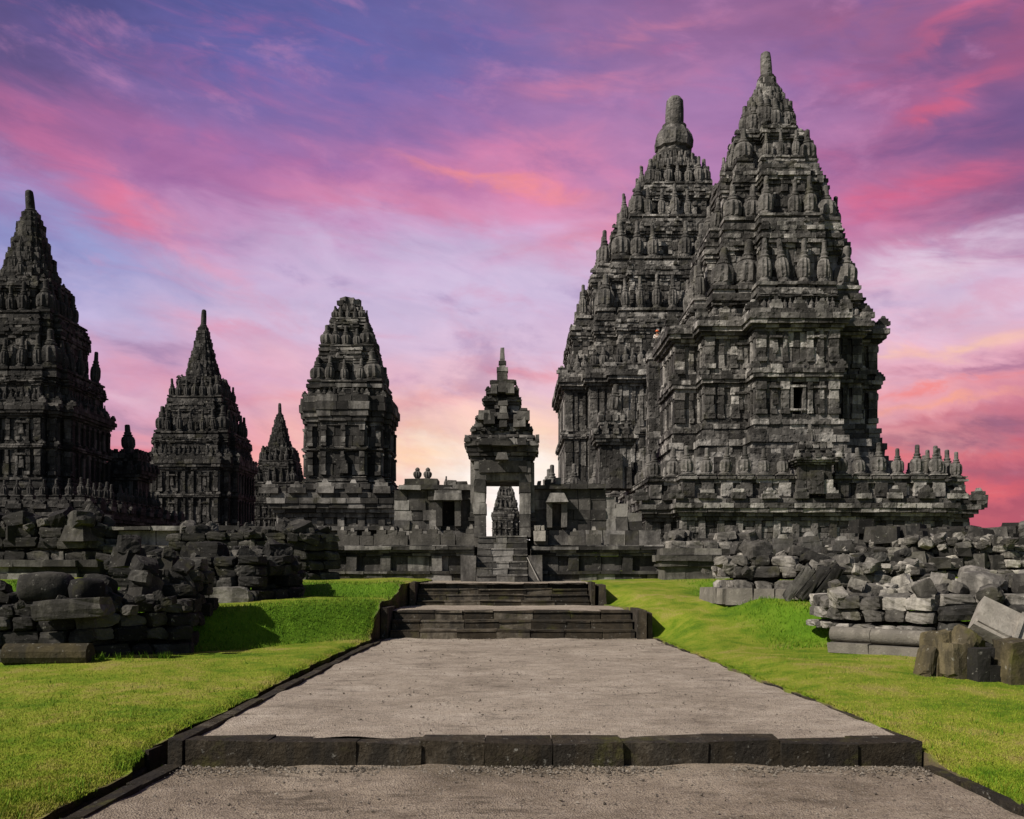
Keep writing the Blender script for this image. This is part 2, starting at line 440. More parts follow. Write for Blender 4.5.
def fast_quads(name, V, Q, mat):
    """V (n,3) and Q (m,k) numpy -> mesh"""
    me = bpy.data.meshes.new(name)
    k = Q.shape[1]
    me.vertices.add(len(V))
    me.vertices.foreach_set('co', np.ascontiguousarray(V, dtype=np.float32).ravel())
    me.loops.add(Q.size)
    me.loops.foreach_set('vertex_index', np.ascontiguousarray(Q, dtype=np.int32).ravel())
    me.polygons.add(len(Q))
    me.polygons.foreach_set('loop_start', np.arange(0, Q.size, k, dtype=np.int32))
    me.polygons.foreach_set('loop_total', np.full(len(Q), k, dtype=np.int32))
    me.polygons.foreach_set('use_smooth', [False] * len(Q))
    me.update(calc_edges=True)
    me.validate()
    if mat:
        me.materials.append(mat)
    return me


def link(o, parent=None):
    COL.objects.link(o)
    if parent:
        o.parent = parent
    return o


def tag(o, label=None, cat=None, group=None, kind=None):
    if label:
        o['label'] = label
    if cat:
        o['category'] = cat
    if group:
        o['group'] = group
    if kind:
        o['kind'] = kind
    return o


def empty(name, loc=(0, 0, 0)):
    o = bpy.data.objects.new(name, None)
    o.location = loc
    o.empty_display_size = 0.3
    return link(o)


class MB:
    """collects stone blocks (each its own island) and loose polygons"""

    def __init__(self, jit=0.012):
        self.b = []
        self.jit = jit
        self.V = []
        self.F = []

    def box(self, x0, x1, y0, y1, z0, z1, rot=0.0, taper=1.0, jit=None):
        self.b.append(((x0 + x1) / 2, (y0 + y1) / 2, (z0 + z1) / 2, abs(x1 - x0) / 2, abs(y1 - y0) / 2, abs(z1 - z0) / 2, rot, taper,
                       self.jit if jit is None else jit))

    def cbox(self, cx, cy, z0, hx, hy, h, rot=0.0, taper=1.0, jit=None):
        self.b.append((cx, cy, z0 + h / 2, hx, hy, h / 2, rot, taper, self.jit if jit is None else jit))

    def poly(self, verts, faces):
        n = len(self.V)
        self.V += [tuple(v) for v in verts]
        self.F += [tuple(i + n for i in f) for f in faces]

    def build(self, name, mat, parent=None, origin=(0, 0, 0)):
        Vs, Q = np.zeros((0, 3)), np.zeros((0, 4), int)
        if self.b:
            A = np.array(self.b, float)
            P = UNIT[None] * A[:, None, 3:6]
            top = (UNIT[:, 2] > 0)
            tp = np.where(top[None, :], A[:, None, 7], 1.0)
            P[:, :, 0] *= tp
            P[:, :, 1] *= tp
            c, s = np.cos(A[:, 6])[:, None], np.sin(A[:, 6])[:, None]
            X = P[:, :, 0] * c - P[:, :, 1] * s
            Y = P[:, :, 0] * s + P[:, :, 1] * c
            P = np.stack([X, Y, P[:, :, 2]], -1) + A[:, None, 0:3]
            P += nrs.uniform(-1, 1, P.shape) * A[:, None, 8:9]
            Vs = P.reshape(-1, 3)
            Q = (QUADS[None] + (np.arange(len(A)) * 8)[:, None, None]).reshape(-1, 4)
        if self.V:
            me = mesh_from(name, list(Vs) + self.V, [tuple(q) for q in Q.tolist()] + [tuple(i + len(Vs) for i in f) for f in self.F], mat)
        else:
            me = fast_quads(name, Vs, Q, mat)
        me.transform(__import__('mathutils').Matrix.Translation((-origin[0], -origin[1], -origin[2])))
        o = bpy.data.objects.new(name, me)
        if parent is None:
            o.location = origin
        return link(o, parent)


def cuts(a, b, bl, holes=()):
    """cut a run a..b into stones of about bl, leaving out the holes"""
    n = max(1, int(round((b - a) / bl)))
    e = [a + (b - a) * (i + (0 if i in (0, n) else rnd.uniform(-0.25, 0.25))) / n for i in range(n + 1)]
    out = list(zip(e[:-1], e[1:]))
    for h0, h1 in holes:
        nx = []
        for p, q in out:
            if q <= h0 or p >= h1:
                nx.append((p, q))
                continue
            if p < h0 - 0.03:
                nx.append((p, h0))
            if q > h1 + 0.03:
                nx.append((h1, q))
        out = nx
    return out


def ring(mb, r, z0, z1, bl=0.7, jut=0.03, th=0.6, holes=(), gap=0.012):
    """one course of stones around a rectangle; holes: (side, u0, u1) with side in F L R"""
    x0, x1, y0, y1 = r
    th = min(th, (x1 - x0) * 0.45, (y1 - y0) * 0.45)
    for p, q in cuts(x0, x1, bl, [h[1:] for h in holes if h[0] == 'F']):
        j = rnd.uniform(-jut, jut)
        mb.box(p + gap, q - gap, y0 - j, y0 + th, z0 + gap, z1 - gap + rnd.uniform(0, 0.004))
    for side, x in (('L', x0), ('R', x1)):
        for p, q in cuts(y0 + 0.05, y1, bl, [h[1:] for h in holes if h[0] == side]):
            j = rnd.uniform(-jut, jut)
            if side == 'L':
                mb.box(x - j, x + th, p + gap, q - gap, z0 + gap, z1 - gap + rnd.uniform(0, 0.004))
            else:
                mb.box(x - th, x + j, p + gap, q - gap, z0 + gap, z1 - gap + rnd.uniform(0, 0.004))
    mb.box(x0 + 0.05, x1 - 0.05, y1 - th * 0.8, y1, z0 + gap, z1 - gap)


def ex(r, d, c, s=1.0):
    return (c[0] + r[0] * s - d, c[0] + r[1] * s + d, c[1] + r[2] * s - d, c[1] + r[3] * s + d)


def stack(mb, c, rects, z, courses, s=1.0, bl=0.7, jut=0.03, th=0.6, cap=True, holes=()):
    """courses: (height, outward offset[, block length]); holes: (rect index, side, u0, u1, z0, z1) absolute"""
    for co in courses:
        h, d = co[0], co[1]
        b = co[2] if len(co) > 2 else bl
        for i, r in enumerate(rects):
            hs = [(q[1], q[2], q[3]) for q in holes if q[0] == i and q[4] < z + h - 0.02 and q[5] > z + 0.02]
            ring(mb, ex(r, d - 0.004 * i, c, s), z, z + h, b, jut, th, hs)
        z += h
    if cap:
        for i, r in enumerate(rects):
            x0, x1, y0, y1 = ex(r, courses[-1][1] - 0.1, c, s)
            mb.box(x0, x1, y0, y1, z - 0.25, z - 0.012 - 0.011 * i, jit=0.0)
    return z


def edge_pts(r, step, sides='FLR', inset=0.0, ends=True):
    """points along the edges of a rectangle: (x, y, rot)"""
    x0, x1, y0, y1 = r[0] + inset, r[1] - inset, r[2] + inset, r[3] - inset
    out = []
    if 'F' in sides:
        n = max(1, int(round((x1 - x0) / step)))
        for i in range(n + 1):
            if x1 - x0 < step * 0.6:
                out.append(((x0 + x1) / 2, y0, 0.0))
                break
            out.append((x0 + (x1 - x0) * i / n, y0, 0.0))
    for s, x in (('L', x0), ('R', x1)):
        if s in sides:
            n = max(1, int(round((y1 - y0) / step)))
            for i in range(1, n + 1):
                out.append((x, y0 + (y1 - y0) * i / n, R(90)))
    return out


def antefix(mb, x, y, z, w, h, rot, d=0.16):
    """stepped upright leaf shape on a cornice edge"""
    mb.cbox(x, y, z, w / 2, d / 2, h * 0.45, rot)
    mb.cbox(x, y, z + h * 0.45, w * 0.36, d * 0.45, h * 0.28, rot)
    mb.cbox(x, y, z + h * 0.73, w * 0.19, d * 0.4, h * 0.27, rot, 0.6)


def inside(rects, c, x, y, d, s=1.0, skip=-1):
    for i, r in enumerate(rects):
        if i == skip:
            continue
        a = ex(r, d, c, s)
        if a[0] + 0.02 < x < a[1] - 0.02 and a[2] + 0.02 < y < a[3] - 0.02:
            return True
    return False


# ribbed bell finials (shared meshes), height 1
def lathe(prof, seg=20, rib=None):
    V, F = [], []
    for (r, z, k) in prof:
        for i in range(seg):
            a = 2 * math.pi * i / seg
            rr = r * (1 - (0.17 * k if i % 2 else 0))
            V.append((rr * math.cos(a), rr * math.sin(a), z))
    for j in range(len(prof) - 1):
        for i in range(seg):
            k = (i + 1) % seg
            F.append((j * seg + i, j * seg + k, (j + 1) * seg + k, (j + 1) * seg + i))
    F.append(tuple(range(seg))[::-1])
    F.append(tuple((len(prof) - 1) * seg + i for i in range(seg)))
    return V, F


P_BELL = [(.25, 0, 0), (.26, .04, 0), (.20, .06, 0), (.20, .10, 0), (.235, .115, 1), (.25, .20, 1), (.255, .36, 1), (.245, .44, 1), (.20, .505, .7),
          (.13, .54, 0), (.15, .56, 0), (.15, .60, 0), (.10, .62, 0), (.12, .66, 0), (.12, .69, 0), (.085, .71, 0), (.08, .97, 0), (.05, 1.0, 0)]
P_MELON = [(.27, 0, 0), (.29, .05, 0), (.24, .07, 0), (.25, .10, 0), (.29, .12, 1), (.305, .22, 1), (.305, .38, 1), (.285, .46, 1), (.22, .53, .7), (.14, .565, 0), (.17, .58, 0), (.165, .63, 0),
           (.115, .65, 0), (.13, .69, 0), (.095, .72, 0), (.085, .97, 0), (.05, 1.0, 0)]
P_SLIM = [(.20, 0, 0), (.21, .06, 0), (.15, .08, 0), (.145, .13, 0), (.175, .15, 1), (.195, .25, 1), (.195, .42, 1), (.17, .52, 1), (.12, .56, 0),
          (.14, .60, 0), (.095, .64, 0), (.11, .70, 0), (.08, .73, 0), (.07, .98, 0), (.04, 1.0, 0)]
P_BUD = [(.22, 0, 0), (.24, .08, 0), (.16, .12, 0), (.15, .2, 0), (.23, .3, 1), (.28, .45, 1), (.27, .6, 1), (.18, .7, 0), (.12, .74, 0), (.16, .8, 0), (.14, .9, 0), (.05, 1.0, 0)]
P_DOME = [(.40, 0, 0), (.42, .05, 0), (.36, .07, 0), (.37, .12, .6), (.43, .15, .6), (.44, .26, .6), (.40, .36, .6), (.31, .46, .5), (.26, .49, 0), (.27, .53, 0), (.19, .56, 0),
          (.205, .62, 0), (.20, .8, 0), (.185, .94, 0), (.12, 1.0, 0)]
P_SPIRE = [(.32, 0, 0), (.33, .08, 0), (.26, .11, 0), (.28, .2, .5), (.24, .36, .5), (.15, .42, 0), (.17, .46, 0), (.125, .5, 0), (.13, .55, 0), (.115, .9, 0), (.09, 1.0, 0)]
P_PILLAR = [(.30, 0, 0), (.33, .07, 0), (.25, .11, 0), (.27, .16, 0), (.205, .21, 0), (.20, .5, 0), (.185, .8, 0), (.165, .95, 0), (.10, 1.0, 0)]
FIN = {}


def fin_mesh(kind, mat):
    k = (kind, mat.name)
    if k not in FIN:
        V, F = lathe({'bell': P_BELL, 'slim': P_SLIM, 'bud': P_BUD, 'pillar': P_PILLAR, 'melon': P_MELON, 'dome': P_DOME, 'spire': P_SPIRE}[kind])
        FIN[k] = mesh_from('finial', V, F, mat)
    return FIN[k]


def finial(root, x, y, z, h, kind='bell', mat=None, fat=1.0, name='finial'):
    o = bpy.data.objects.new(name, fin_mesh(kind, mat))
    link(o, root)
    o.location = (x, y, z)
    o.scale = (h * fat, h * fat, h)
    o.rotation_euler = (R(rnd.gauss(0, 2.2)), R(rnd.gauss(0, 2.2)), rnd.uniform(0, 6.28))
    return o


def fin_row(root, mb, pts, z, ped, h, mat, kind='bell', fat=1.0, miss=0.0, vis=None):
    out = []
    for (x, y, r) in pts:
        if vis and not vis(x, y):
            continue
        w = h * fat * 0.27
        mb.cbox(x, y, z - 0.02, w * 1.15, w * 1.15, ped * 0.45 + 0.02)
        mb.cbox(x, y, z + ped * 0.45, w * 0.9, w * 0.9, ped * 0.30)
        mb.cbox(x, y, z + ped * 0.75, w * 1.08, w * 1.08, ped * 0.25)
        if rnd.random() < miss:
            continue
        k = rnd.uniform(0.84, 1.08)
        out.append(finial(root, x, y, z + ped, h * k, kind, mat, fat))
    return out


# ------------------------------------------------------------------ a temple tower
def body_storey(mb, c, rects, z0, z1, mat_holes=(), bl=0.5, strips=True, k=1.0, pitch=0.72):
    """wall of tall narrow slabs with pilasters and framed niches"""
    h = z1 - z0
    n = max(2, int(round(h / 0.75)))
    stack(mb, c, rects, z0, [(h / n, 0.0, bl)] * n, jut=0.035, cap=False, holes=mat_holes)
    if not strips:
        return
    for i, r in enumerate(rects):
        x0, x1, y0, y1 = ex(r, 0, c)
        W_, D_ = x1 - x0, y1 - y0
        pw = 0.17 * k
        ns = max(2, int(round(W_ / pitch)))
        for q in range(ns + 1):
            u = x0 + pw + (W_ - 2 * pw) * q / ns + (rnd.uniform(-.06, .06) if 0 < q < ns else 0)
            if any(hh[0] == i and hh[1] == 'F' and hh[2] - pw < u < hh[3] + pw for hh in mat_holes):
                continue
            end = q in (0, ns)
            w = pw * (1.5 if end else rnd.uniform(.55, 1.2))
            pr = 0.12 if end else rnd.uniform(.03, .11)
            zb = z0 + .02
            for hh_ in ((.16, .17), (.3, 0), (.3, 0), (.24, .10)):
                e2 = hh_[1] * .4
                mb.cbox(u + rnd.uniform(-.015, .015), y0 - pr / 2 - e2 / 2, zb, w * (1 + hh_[1] * 1.4), pr / 2 + .06 + e2 / 2, h * hh_[0] - .015, jit=.02)
                zb += h * hh_[0]
        nd = max(2, int(round(D_ / (pitch * 1.1))))
        for x, sg in ((x0, -1), (x1, 1)):
            for q in range(nd + 1):
                u = y0 + pw + (D_ - 2 * pw) * q / nd
                mb.cbox(x + sg * 0.05, u, z0 + 0.02, 0.10, pw * (1.4 if q in (0, nd) else rnd.uniform(.6, 1.1)), h - 0.04)
                mb.cbox(x + sg * 0.07, u, z1 - 0.30 * k, 0.13, pw * 1.5, 0.26 * k)
        # reliefs between the pilasters: small raised figures under little hoods
        for u in ([x0 + W_ * 0.22, x0 + W_ * 0.78] if W_ > 3.2 else []):
            mb.cbox(u, y0 - 0.02, z0 + h * 0.30, 0.17, 0.13, h * 0.36, 0, 0.7)
            mb.cbox(u, y0 - 0.02, z0 + h * 0.66, 0.10, 0.12, h * 0.10)
            mb.cbox(u, y0 - 0.06, z0 + h * 0.80, 0.34, 0.16, 0.12)


def niche(root, mb, mat, cx, y, z0, z1, w):
    """frame and hood round an opening left in the wall"""
    nb = MB()
    nb.cbox(cx - w / 2 - 0.07, y - 0.02, z0, 0.07, 0.12, z1 - z0)
    nb.cbox(cx + w / 2 + 0.07, y - 0.02, z0, 0.07, 0.12, z1 - z0)
    nb.cbox(cx, y - 0.04, z1, w / 2 + 0.16, 0.13, 0.13)
    nb.cbox(cx, y - 0.04, z0 - 0.11, w / 2 + 0.16, 0.13, 0.11)
    return nb.build('niche', mat, root)


def tower(name, label, c, mat, rects, zs, tiers, top, base=None, balus=None, niches=(), group=None, k=1.0, extra=None, pitch=0.72, rr=None, shift=(0, 0)):
    """zs: (plinth z0, storey 1 z0, mid cornice z0, storey 2 z0, main cornice z0, roof z0)
    tiers: (wall scale, wall z0, wall z1, ledge scale, finial height, fat)"""
    root = empty(name, (0, 0, 0))
    tag(root, label, 'temple', group)
    zp, z1, z2, z3, z4, z5 = zs
    vis = lambda x, y: y < c[1] + abs(x - c[0]) * 0.8 + 0.5
    if base:
        mb = MB(0.016)
        bz0, bz1, brects = base['z0'], base['z1'], base['rects']
        H = bz1 - bz0
        f = [0.10, 0.07, 0.06]
        stack(mb, c, brects, bz0, [(H * .12, .30, 1.0), (H * .07, .42, .9), (H * .06, .22, .8)], cap=False)
        stack(mb, c, brects, bz0 + H * .25, [(H * .11, 0.0, .55)] * 3, jut=.04, cap=False)
        for i, r in enumerate(brects):           # pilaster strips round the panels
            a = ex(r, 0, c)
            for (x, y, ro) in edge_pts(a, 1.0):
                hx, hy = (.17, .09) if ro == 0 else (.09, .17)
                mb.cbox(x, y, bz0 + H * .25, hx, hy + 0.03, H * .33)
            if a[1] - a[0] > 6:
                for (x, y, ro) in edge_pts(a, 2.9, 'F', 1.4):
                    mb.cbox(x, y - .1, bz0 + H * .25, .17, .14, H * .27)
                    mb.cbox(x - .42, y - .1, bz0 + H * .25, .13, .15, H * .27)
                    mb.cbox(x + .42, y - .1, bz0 + H * .25, .13, .15, H * .27)
                    mb.cbox(x, y - .12, bz0 + H * .52, .66, .2, H * .06)
        zt = stack(mb, c, brects, bz0 + H * .58, [(H * .08, .14), (H * .07, .30), (H * .08, .48, .8), (H * .10, .56, .8), (H * .09, .40, .9)])
        for i, r in enumerate(brects):
            for (x, y, ro) in edge_pts(ex(r, .45, c), 1.55):
                if not inside(brects, c, x, y, .45, skip=i):
                    antefix(mb, x, y, zt - .03, rnd.uniform(.7, .95), rnd.uniform(.5, .75), ro, .3)
        mb.build('base', mat, root)
    if balus:
        fl = []
        mb = MB(0.014)
        bz = balus['z0']
        hb = balus['h']
        brects = balus['rects']
        for i, r in enumerate(brects):
            a = ex(r, 0, c)
            ring(mb, a, bz, bz + hb * .2, .8, .02, .7)
            ring(mb, ex(r, -.14, c), bz + hb * .2, bz + hb * .78, .6, .03, .5)
            ring(mb, ex(r, .02, c), bz + hb * .78, bz + hb, .8, .03, .7)
            pts = [p for p in edge_pts(ex(r, -.3, c), balus['step']) if vis(p[0], p[1]) and not inside(brects, c, p[0], p[1], -.1, skip=i)]
            for (x, y, ro) in pts:
                mb.cbox(x, y - (.12 if ro == 0 else 0), bz + hb * .15, .3, .3, hb * .65)
            fl += fin_row(root, mb, pts, bz + hb, .26, balus['fh'], mat, 'bell', .92, .04)
        bo = mb.build('balustrade', mat, root)
        for f_ in fl:
            f_.parent = bo
    # body
    mb = MB(0.016)
    hp = z1 - zp
    stack(mb, c, rects, zp, [(hp * .28, .60 * k, 1.2), (hp * .27, .78 * k, 1.2), (hp * .06, .60 * k, .9), (hp * .07, .44 * k, .9), (hp * .08, .54 * k, .9), (hp * .07, .34 * k, .9), (hp * .05, .24 * k), (hp * .06, .32 * k), (hp * .06, .10 * k, .8)], cap=False, th=.9)
    body_storey(mb, c, rects, z1, z2, [n[:6] for n in niches], .5, True, k, pitch)
    hm = z3 - z2
    stack(mb, c, rects, z2, [(hm * .22, .12 * k), (hm * .2, .30 * k), (hm * .25, .36 * k, .6), (hm * .33, .10 * k, .6)], cap=False)
    for i, r in enumerate(rects):
        for (x, y, ro) in edge_pts(ex(r, .2 * k, c), 1.25 * k):
            if not inside(rects, c, x, y, .2, skip=i):
                antefix(mb, x, y, z2 + hm * .67, .6 * k, hm * .45, ro, .25 * k)
    body_storey(mb, c, rects, z3, z4, [n[:6] for n in niches], .5, True, k, pitch)
    mb.build('body', mat, root)
    for n in niches:
        if n[1] == 'F':
            niche(root, None, mat, (n[2] + n[3]) / 2, ex(rects[n[0]], 0, c)[2], n[4], n[5], n[3] - n[2])
    mb = MB(0.016)
    hc = z5 - z4
    zt = stack(mb, c, rects, z4, [(hc * .14, .16 * k), (hc * .16, .34 * k), (hc * .2, .54 * k, .8), (hc * .28, .66 * k, .9), (hc * .22, .52 * k, .9)])
    for i, r in enumerate(rects):
        for (x, y, ro) in edge_pts(ex(r, .36 * k, c), 1.3 * k):
            if not inside(rects, c, x, y, .5, skip=i):
                antefix(mb, x, y, zt - .05, k * rnd.uniform(.6, .85), k * rnd.uniform(.45, .75), ro, .28 * k)
    mb.build('cornice', mat, root)
    # roof tiers: every projection climbs in its own steps, half a step apart from its neighbour
    rr = rr or rects
    c = (c[0] + shift[0], c[1] + shift[1])
    zlr, slr = [z5] * len(rr), [1.0] * len(rr)
    for tk, (s, tz0, tz1, fh, fat) in enumerate(tiers):
        mb = MB(0.02)
        ped = fh * .26
        fl = []
        last = tk == len(tiers) - 1
        for i, r in enumerate(rr):
            drop = (0, .36, .12)[i] if not last else (0, .1, .05)[i]
            zl, sl = zlr[i], slr[i]
            zt1 = tz1 - drop * (tz1 - max(zlr))
            H = zt1 - zl
            sm = (s + sl) / 2 + .02
            a = ex(r, 0, c, sm)
            f2, kind2 = (fat * 1.2, 'melon') if i == 1 else (fat, 'bell' if tk % 2 == 0 else 'slim')
            pts = [p for p in edge_pts(a, fh * f2 * .60, 'FLR', .15 * k) if vis(p[0], p[1]) and not inside(rr, c, p[0], p[1], .12 * k, sm, skip=i) and (i != 1 or p[1] < c[1] + .3)]
            fl += fin_row(root, mb, pts, zl, ped * (1.3 if i == 1 else 1.0), fh * (1.08 if i == 1 else 1.0), mat, kind2, f2, .09)
            hc2 = min(H * .34, 1.6)
            nb = max(1, int(round((H - hc2) / .42)))
            stack(mb, c, [r], zl - .02, [((H - hc2) / nb, (.03 if q else .2) * k, .5) for q in range(nb)], s, jut=.07, cap=False)
            stack(mb, c, [r], zt1 - hc2 - .02, [(hc2 * .16, .10 * k), (hc2 * .16, .20 * k), (hc2 * .18, .28 * k), (hc2 * .15, .13 * k), (hc2 * .18, .22 * k), (hc2 * .17, .08 * k)], s, bl=.5, jut=.06)
            # shallow buttresses break the ledges up
            for (x, y, ro) in edge_pts(ex(r, 0, c, s), .8 * max(.5, k), inset=.15 * k):
                if not inside(rr, c, x, y, .1, s, skip=i):
                    hx, hy = (rnd.uniform(.10, .18), .16) if ro == 0 else (.16, rnd.uniform(.10, .18))
                    mb.cbox(x, y, zl, hx * k, hy * k, (H - hc2 * .75), 0, .95)
            for (x, y, ro) in edge_pts(ex(r, .10 * k, c, s), .85 * k):
                if not inside(rr, c, x, y, .12, s, skip=i):
                    if rnd.random() < .85:
                        antefix(mb, x, y, zt1 - hc2 * .52, .38 * k, .4 * k, ro, .2 * k)
                    if rnd.random() < .5:
                        antefix(mb, x, y, zt1 - .06, .32 * k, .3 * k, ro, .18 * k)
            zlr[i], slr[i] = zt1 - .02, s
        to = mb.build('roof_tier', mat, root)
        for f_ in fl:
            f_.parent = to
    zl = max(zlr)
    # crown
    kind, zc, r0, hcap, fh, ffat = top
    mb = MB(0.014)
    n = max(2, int(round(hcap / .36)))
    hh = hcap / n
    z = zl - .02
    for q in range(n):
        t = q / n
        rr = r0 * (1 - t) + r0 * .27 * t
        if kind == 'broken':
            rr = r0 * (1 - t * .45)
        o = .07 if q % 3 == 1 else 0
        for (hx, hy) in ((rr + o, rr * .55 + o), (rr * .55 + o, rr + o), (rr * .82 + o, rr * .82 + o)):
            ring(mb, (c[0] - hx, c[0] + hx, c[1] - hy, c[1] + hy), z, z + hh, .4, .05, rr * .9)
        z += hh
    if kind == 'broken':
        for q in range(7):
            mb.cbox(c[0] + rnd.uniform(-.45, .45), c[1] + rnd.uniform(-.4, .4), z - .05, rnd.uniform(.14, .3), rnd.uniform(.14, .3), rnd.uniform(.15, .55), rnd.uniform(0, 3))
    mb.build('roof_crown', mat, root)
    if kind != 'broken':
        for q in range(30):
            t = q / 30 * (.25 if kind == 'dome' else .74)
            a = q * 2.4
            rr = (r0 * (1 - t) + r0 * .27 * t) * 1.0
            x, y = c[0] + rr * math.cos(a), c[1] - abs(rr * math.sin(a)) * .95
            finial(root, x, y, zl + t * hcap - .1, (1.5 if kind == 'dome' else 1.75 * k * (1.1 - t)), 'slim', mat, 1.15)
        finial(root, c[0], c[1], z - .05, fh, kind, mat, ffat, 'spire')
    else:
        for a in (-2.6, -2.0, -1.2, -.5, .2, 3.0):
            finial(root, c[0] + r0 * .95 * math.cos(a), c[1] + r0 * .95 * math.sin(a), zl - .1, fh, 'bud', mat, 1.0)
    if extra:
        extra(root)
    return root


def shrine(name, label, x, y, z0, w, h, mat, group=None, root=None, open_=True):
    """little gate shrine: posts, cornice, stepped roof and pinnacle"""
    own = root is None
    r = empty(name) if own else root
    if own:
        tag(r, label, 'shrine', group)
    mb = MB(.012)
    hb = h * .40
    if open_:
        for sx in (-1, 1):
            mb.cbox(x + sx * w * .36, y, z0, w * .13, w * .42, hb, jit=.01)
            mb.cbox(x + sx * w * .38, y - w * .2, z0, w * .16, w * .3, hb * .2)
        mb.cbox(x, y + w * .25, z0, w * .3, w * .1, hb)
    else:
        ring(mb, (x - w * .46, x + w * .46, y - w * .46, y + w * .46), z0, z0 + hb * .5, .4, .03, .3)
        ring(mb, (x - w * .44, x + w * .44, y - w * .44, y + w * .44), z0 + hb * .5, z0 + hb, .4, .03, .3)
        mb.cbox(x, y - w * .46, z0, w * .18, w * .08, hb * .8)
    mb.build('walls', mat, r)
    mb = MB(.014)
    z = z0 + hb
    for q, (f, k) in enumerate(((.03, .50), (.03, .57), (.04, .62), (.03, .53), (.035, .48), (.03, .40), (.035, .44), (.03, .31), (.03, .34), (.03, .20))):
        hw = w * k
        ring(mb, (x - hw, x + hw, y - hw, y + hw), z, z + h * f, .35, .03, .5)
        mb.box(x - hw + .05, x + hw - .05, y - hw + .05, y + hw - .05, z + h * f - .1, z + h * f - .012, jit=0)
        if q in (2, 6):
            for (px_, py_, ro) in edge_pts((x - hw, x + hw, y - hw, y + hw), max(.35, hw * .5), inset=.1):
                mb.cbox(px_, py_, z + h * f, w * .075, w * .075, h * .05)
                mb.cbox(px_, py_, z + h * f + h * .05, w * .045, w * .045, h * .045)
        z += h * f
    mb.build('roof', mat, r)
    finial(r, x, y, z - .02, z0 + h - z, 'slim', mat, 1.3, 'pinnacle')
    return r


# ------------------------------------------------------------------ ground
def sst(t):
    t = np.clip(t, 0, 1)
    return t * t * (3 - 2 * t)


EDGE_L = ([5.0, 6.2, 7.6, 8.4, 10.4, 14.0, 18.7, 20.6, 23.6, 25.0, 27.4], [-3.42, -3.38, -3.30, -3.40, -3.24, -3.08, -2.90, -2.86, -2.66, -2.60, -2.50])
EDGE_R = ([5.0, 8.0, 8.15, 14.0, 19.7, 21.0, 23.0, 24.6, 27.4], [3.82, 3.76, 3.70, 3.34, 3.10, 2.92, 2.32, 2.25, 2.2])


def edge(x, y):
    return np.where(x < 0, np.interp(y, *EDGE_L), np.interp(y, *EDGE_R))


def hump(x, y):
    return 0.025 * np.sin(x * 1.3 + y * 0.7) + 0.02 * np.sin(x * 0.6 - y * 1.1 + 1) + 0.012 * np.sin(x * 3.1 + 2) * np.sin(y * 2.3)


def bank_mask(x, y):
    cl = np.where(x < 0, 19.0 + (np.clip(x, -6.2, -2.9) + 2.9) * 1.05, 19.6 - sst((x - 4.2) / 2.5) * 3.0)
    wl = np.where(x < 0, 1.5, 6.5 - sst((x - 4.0) / 2.2) * 5.2)
    c2 = np.where(x < 0, 21.8, 24.3)
    w2 = np.where(x < 0, 1.7, 4.5 - sst((x - 4.0) / 1.6) * 3.2)
    return (y - cl) / wl + 0.5, (y - c2) / w2 + 0.5


def ground_z(x, y):
    x = np.asarray(x, float)
    y = np.asarray(y, float)
    t1, t2 = bank_mask(x, y)
    z = -0.13 + 0.13 * sst((y - 7.6) / 1.6) + 0.14 * sst((y - 9.0) / 6.0) * np.where(x < 0, 1, 0.9)
    z = z + 0.72 * sst(t1) + 0.34 * sst(t2)
    z = z + np.where(x > 0, 1.25 * sst((y - 31) / 14.0), 0.0)
    z = z + hump(x, y) * sst((np.abs(x - edge(x, y))) / 1.0) - 0.02
    # on the right the turf runs down to the level of the path
    e = edge(x, y)
    lev = np.interp(y, [7.9, 8.2, 19.7, 20.4, 23.0, 24.3], [-0.19, 0.0, 0.0, 0.56, 0.57, 1.10])
    w = (1 - sst((x - e) / 0.9)) * (x > 0)
    z = z * (1 - w) + np.minimum(z, lev - 0.01) * w
    # rounded lip towards the gutter
    z = z - np.where(x < 0, 0.05, -0.035) * (1 - sst(np.abs(x - edge(x, y)) / 0.18))
    return z


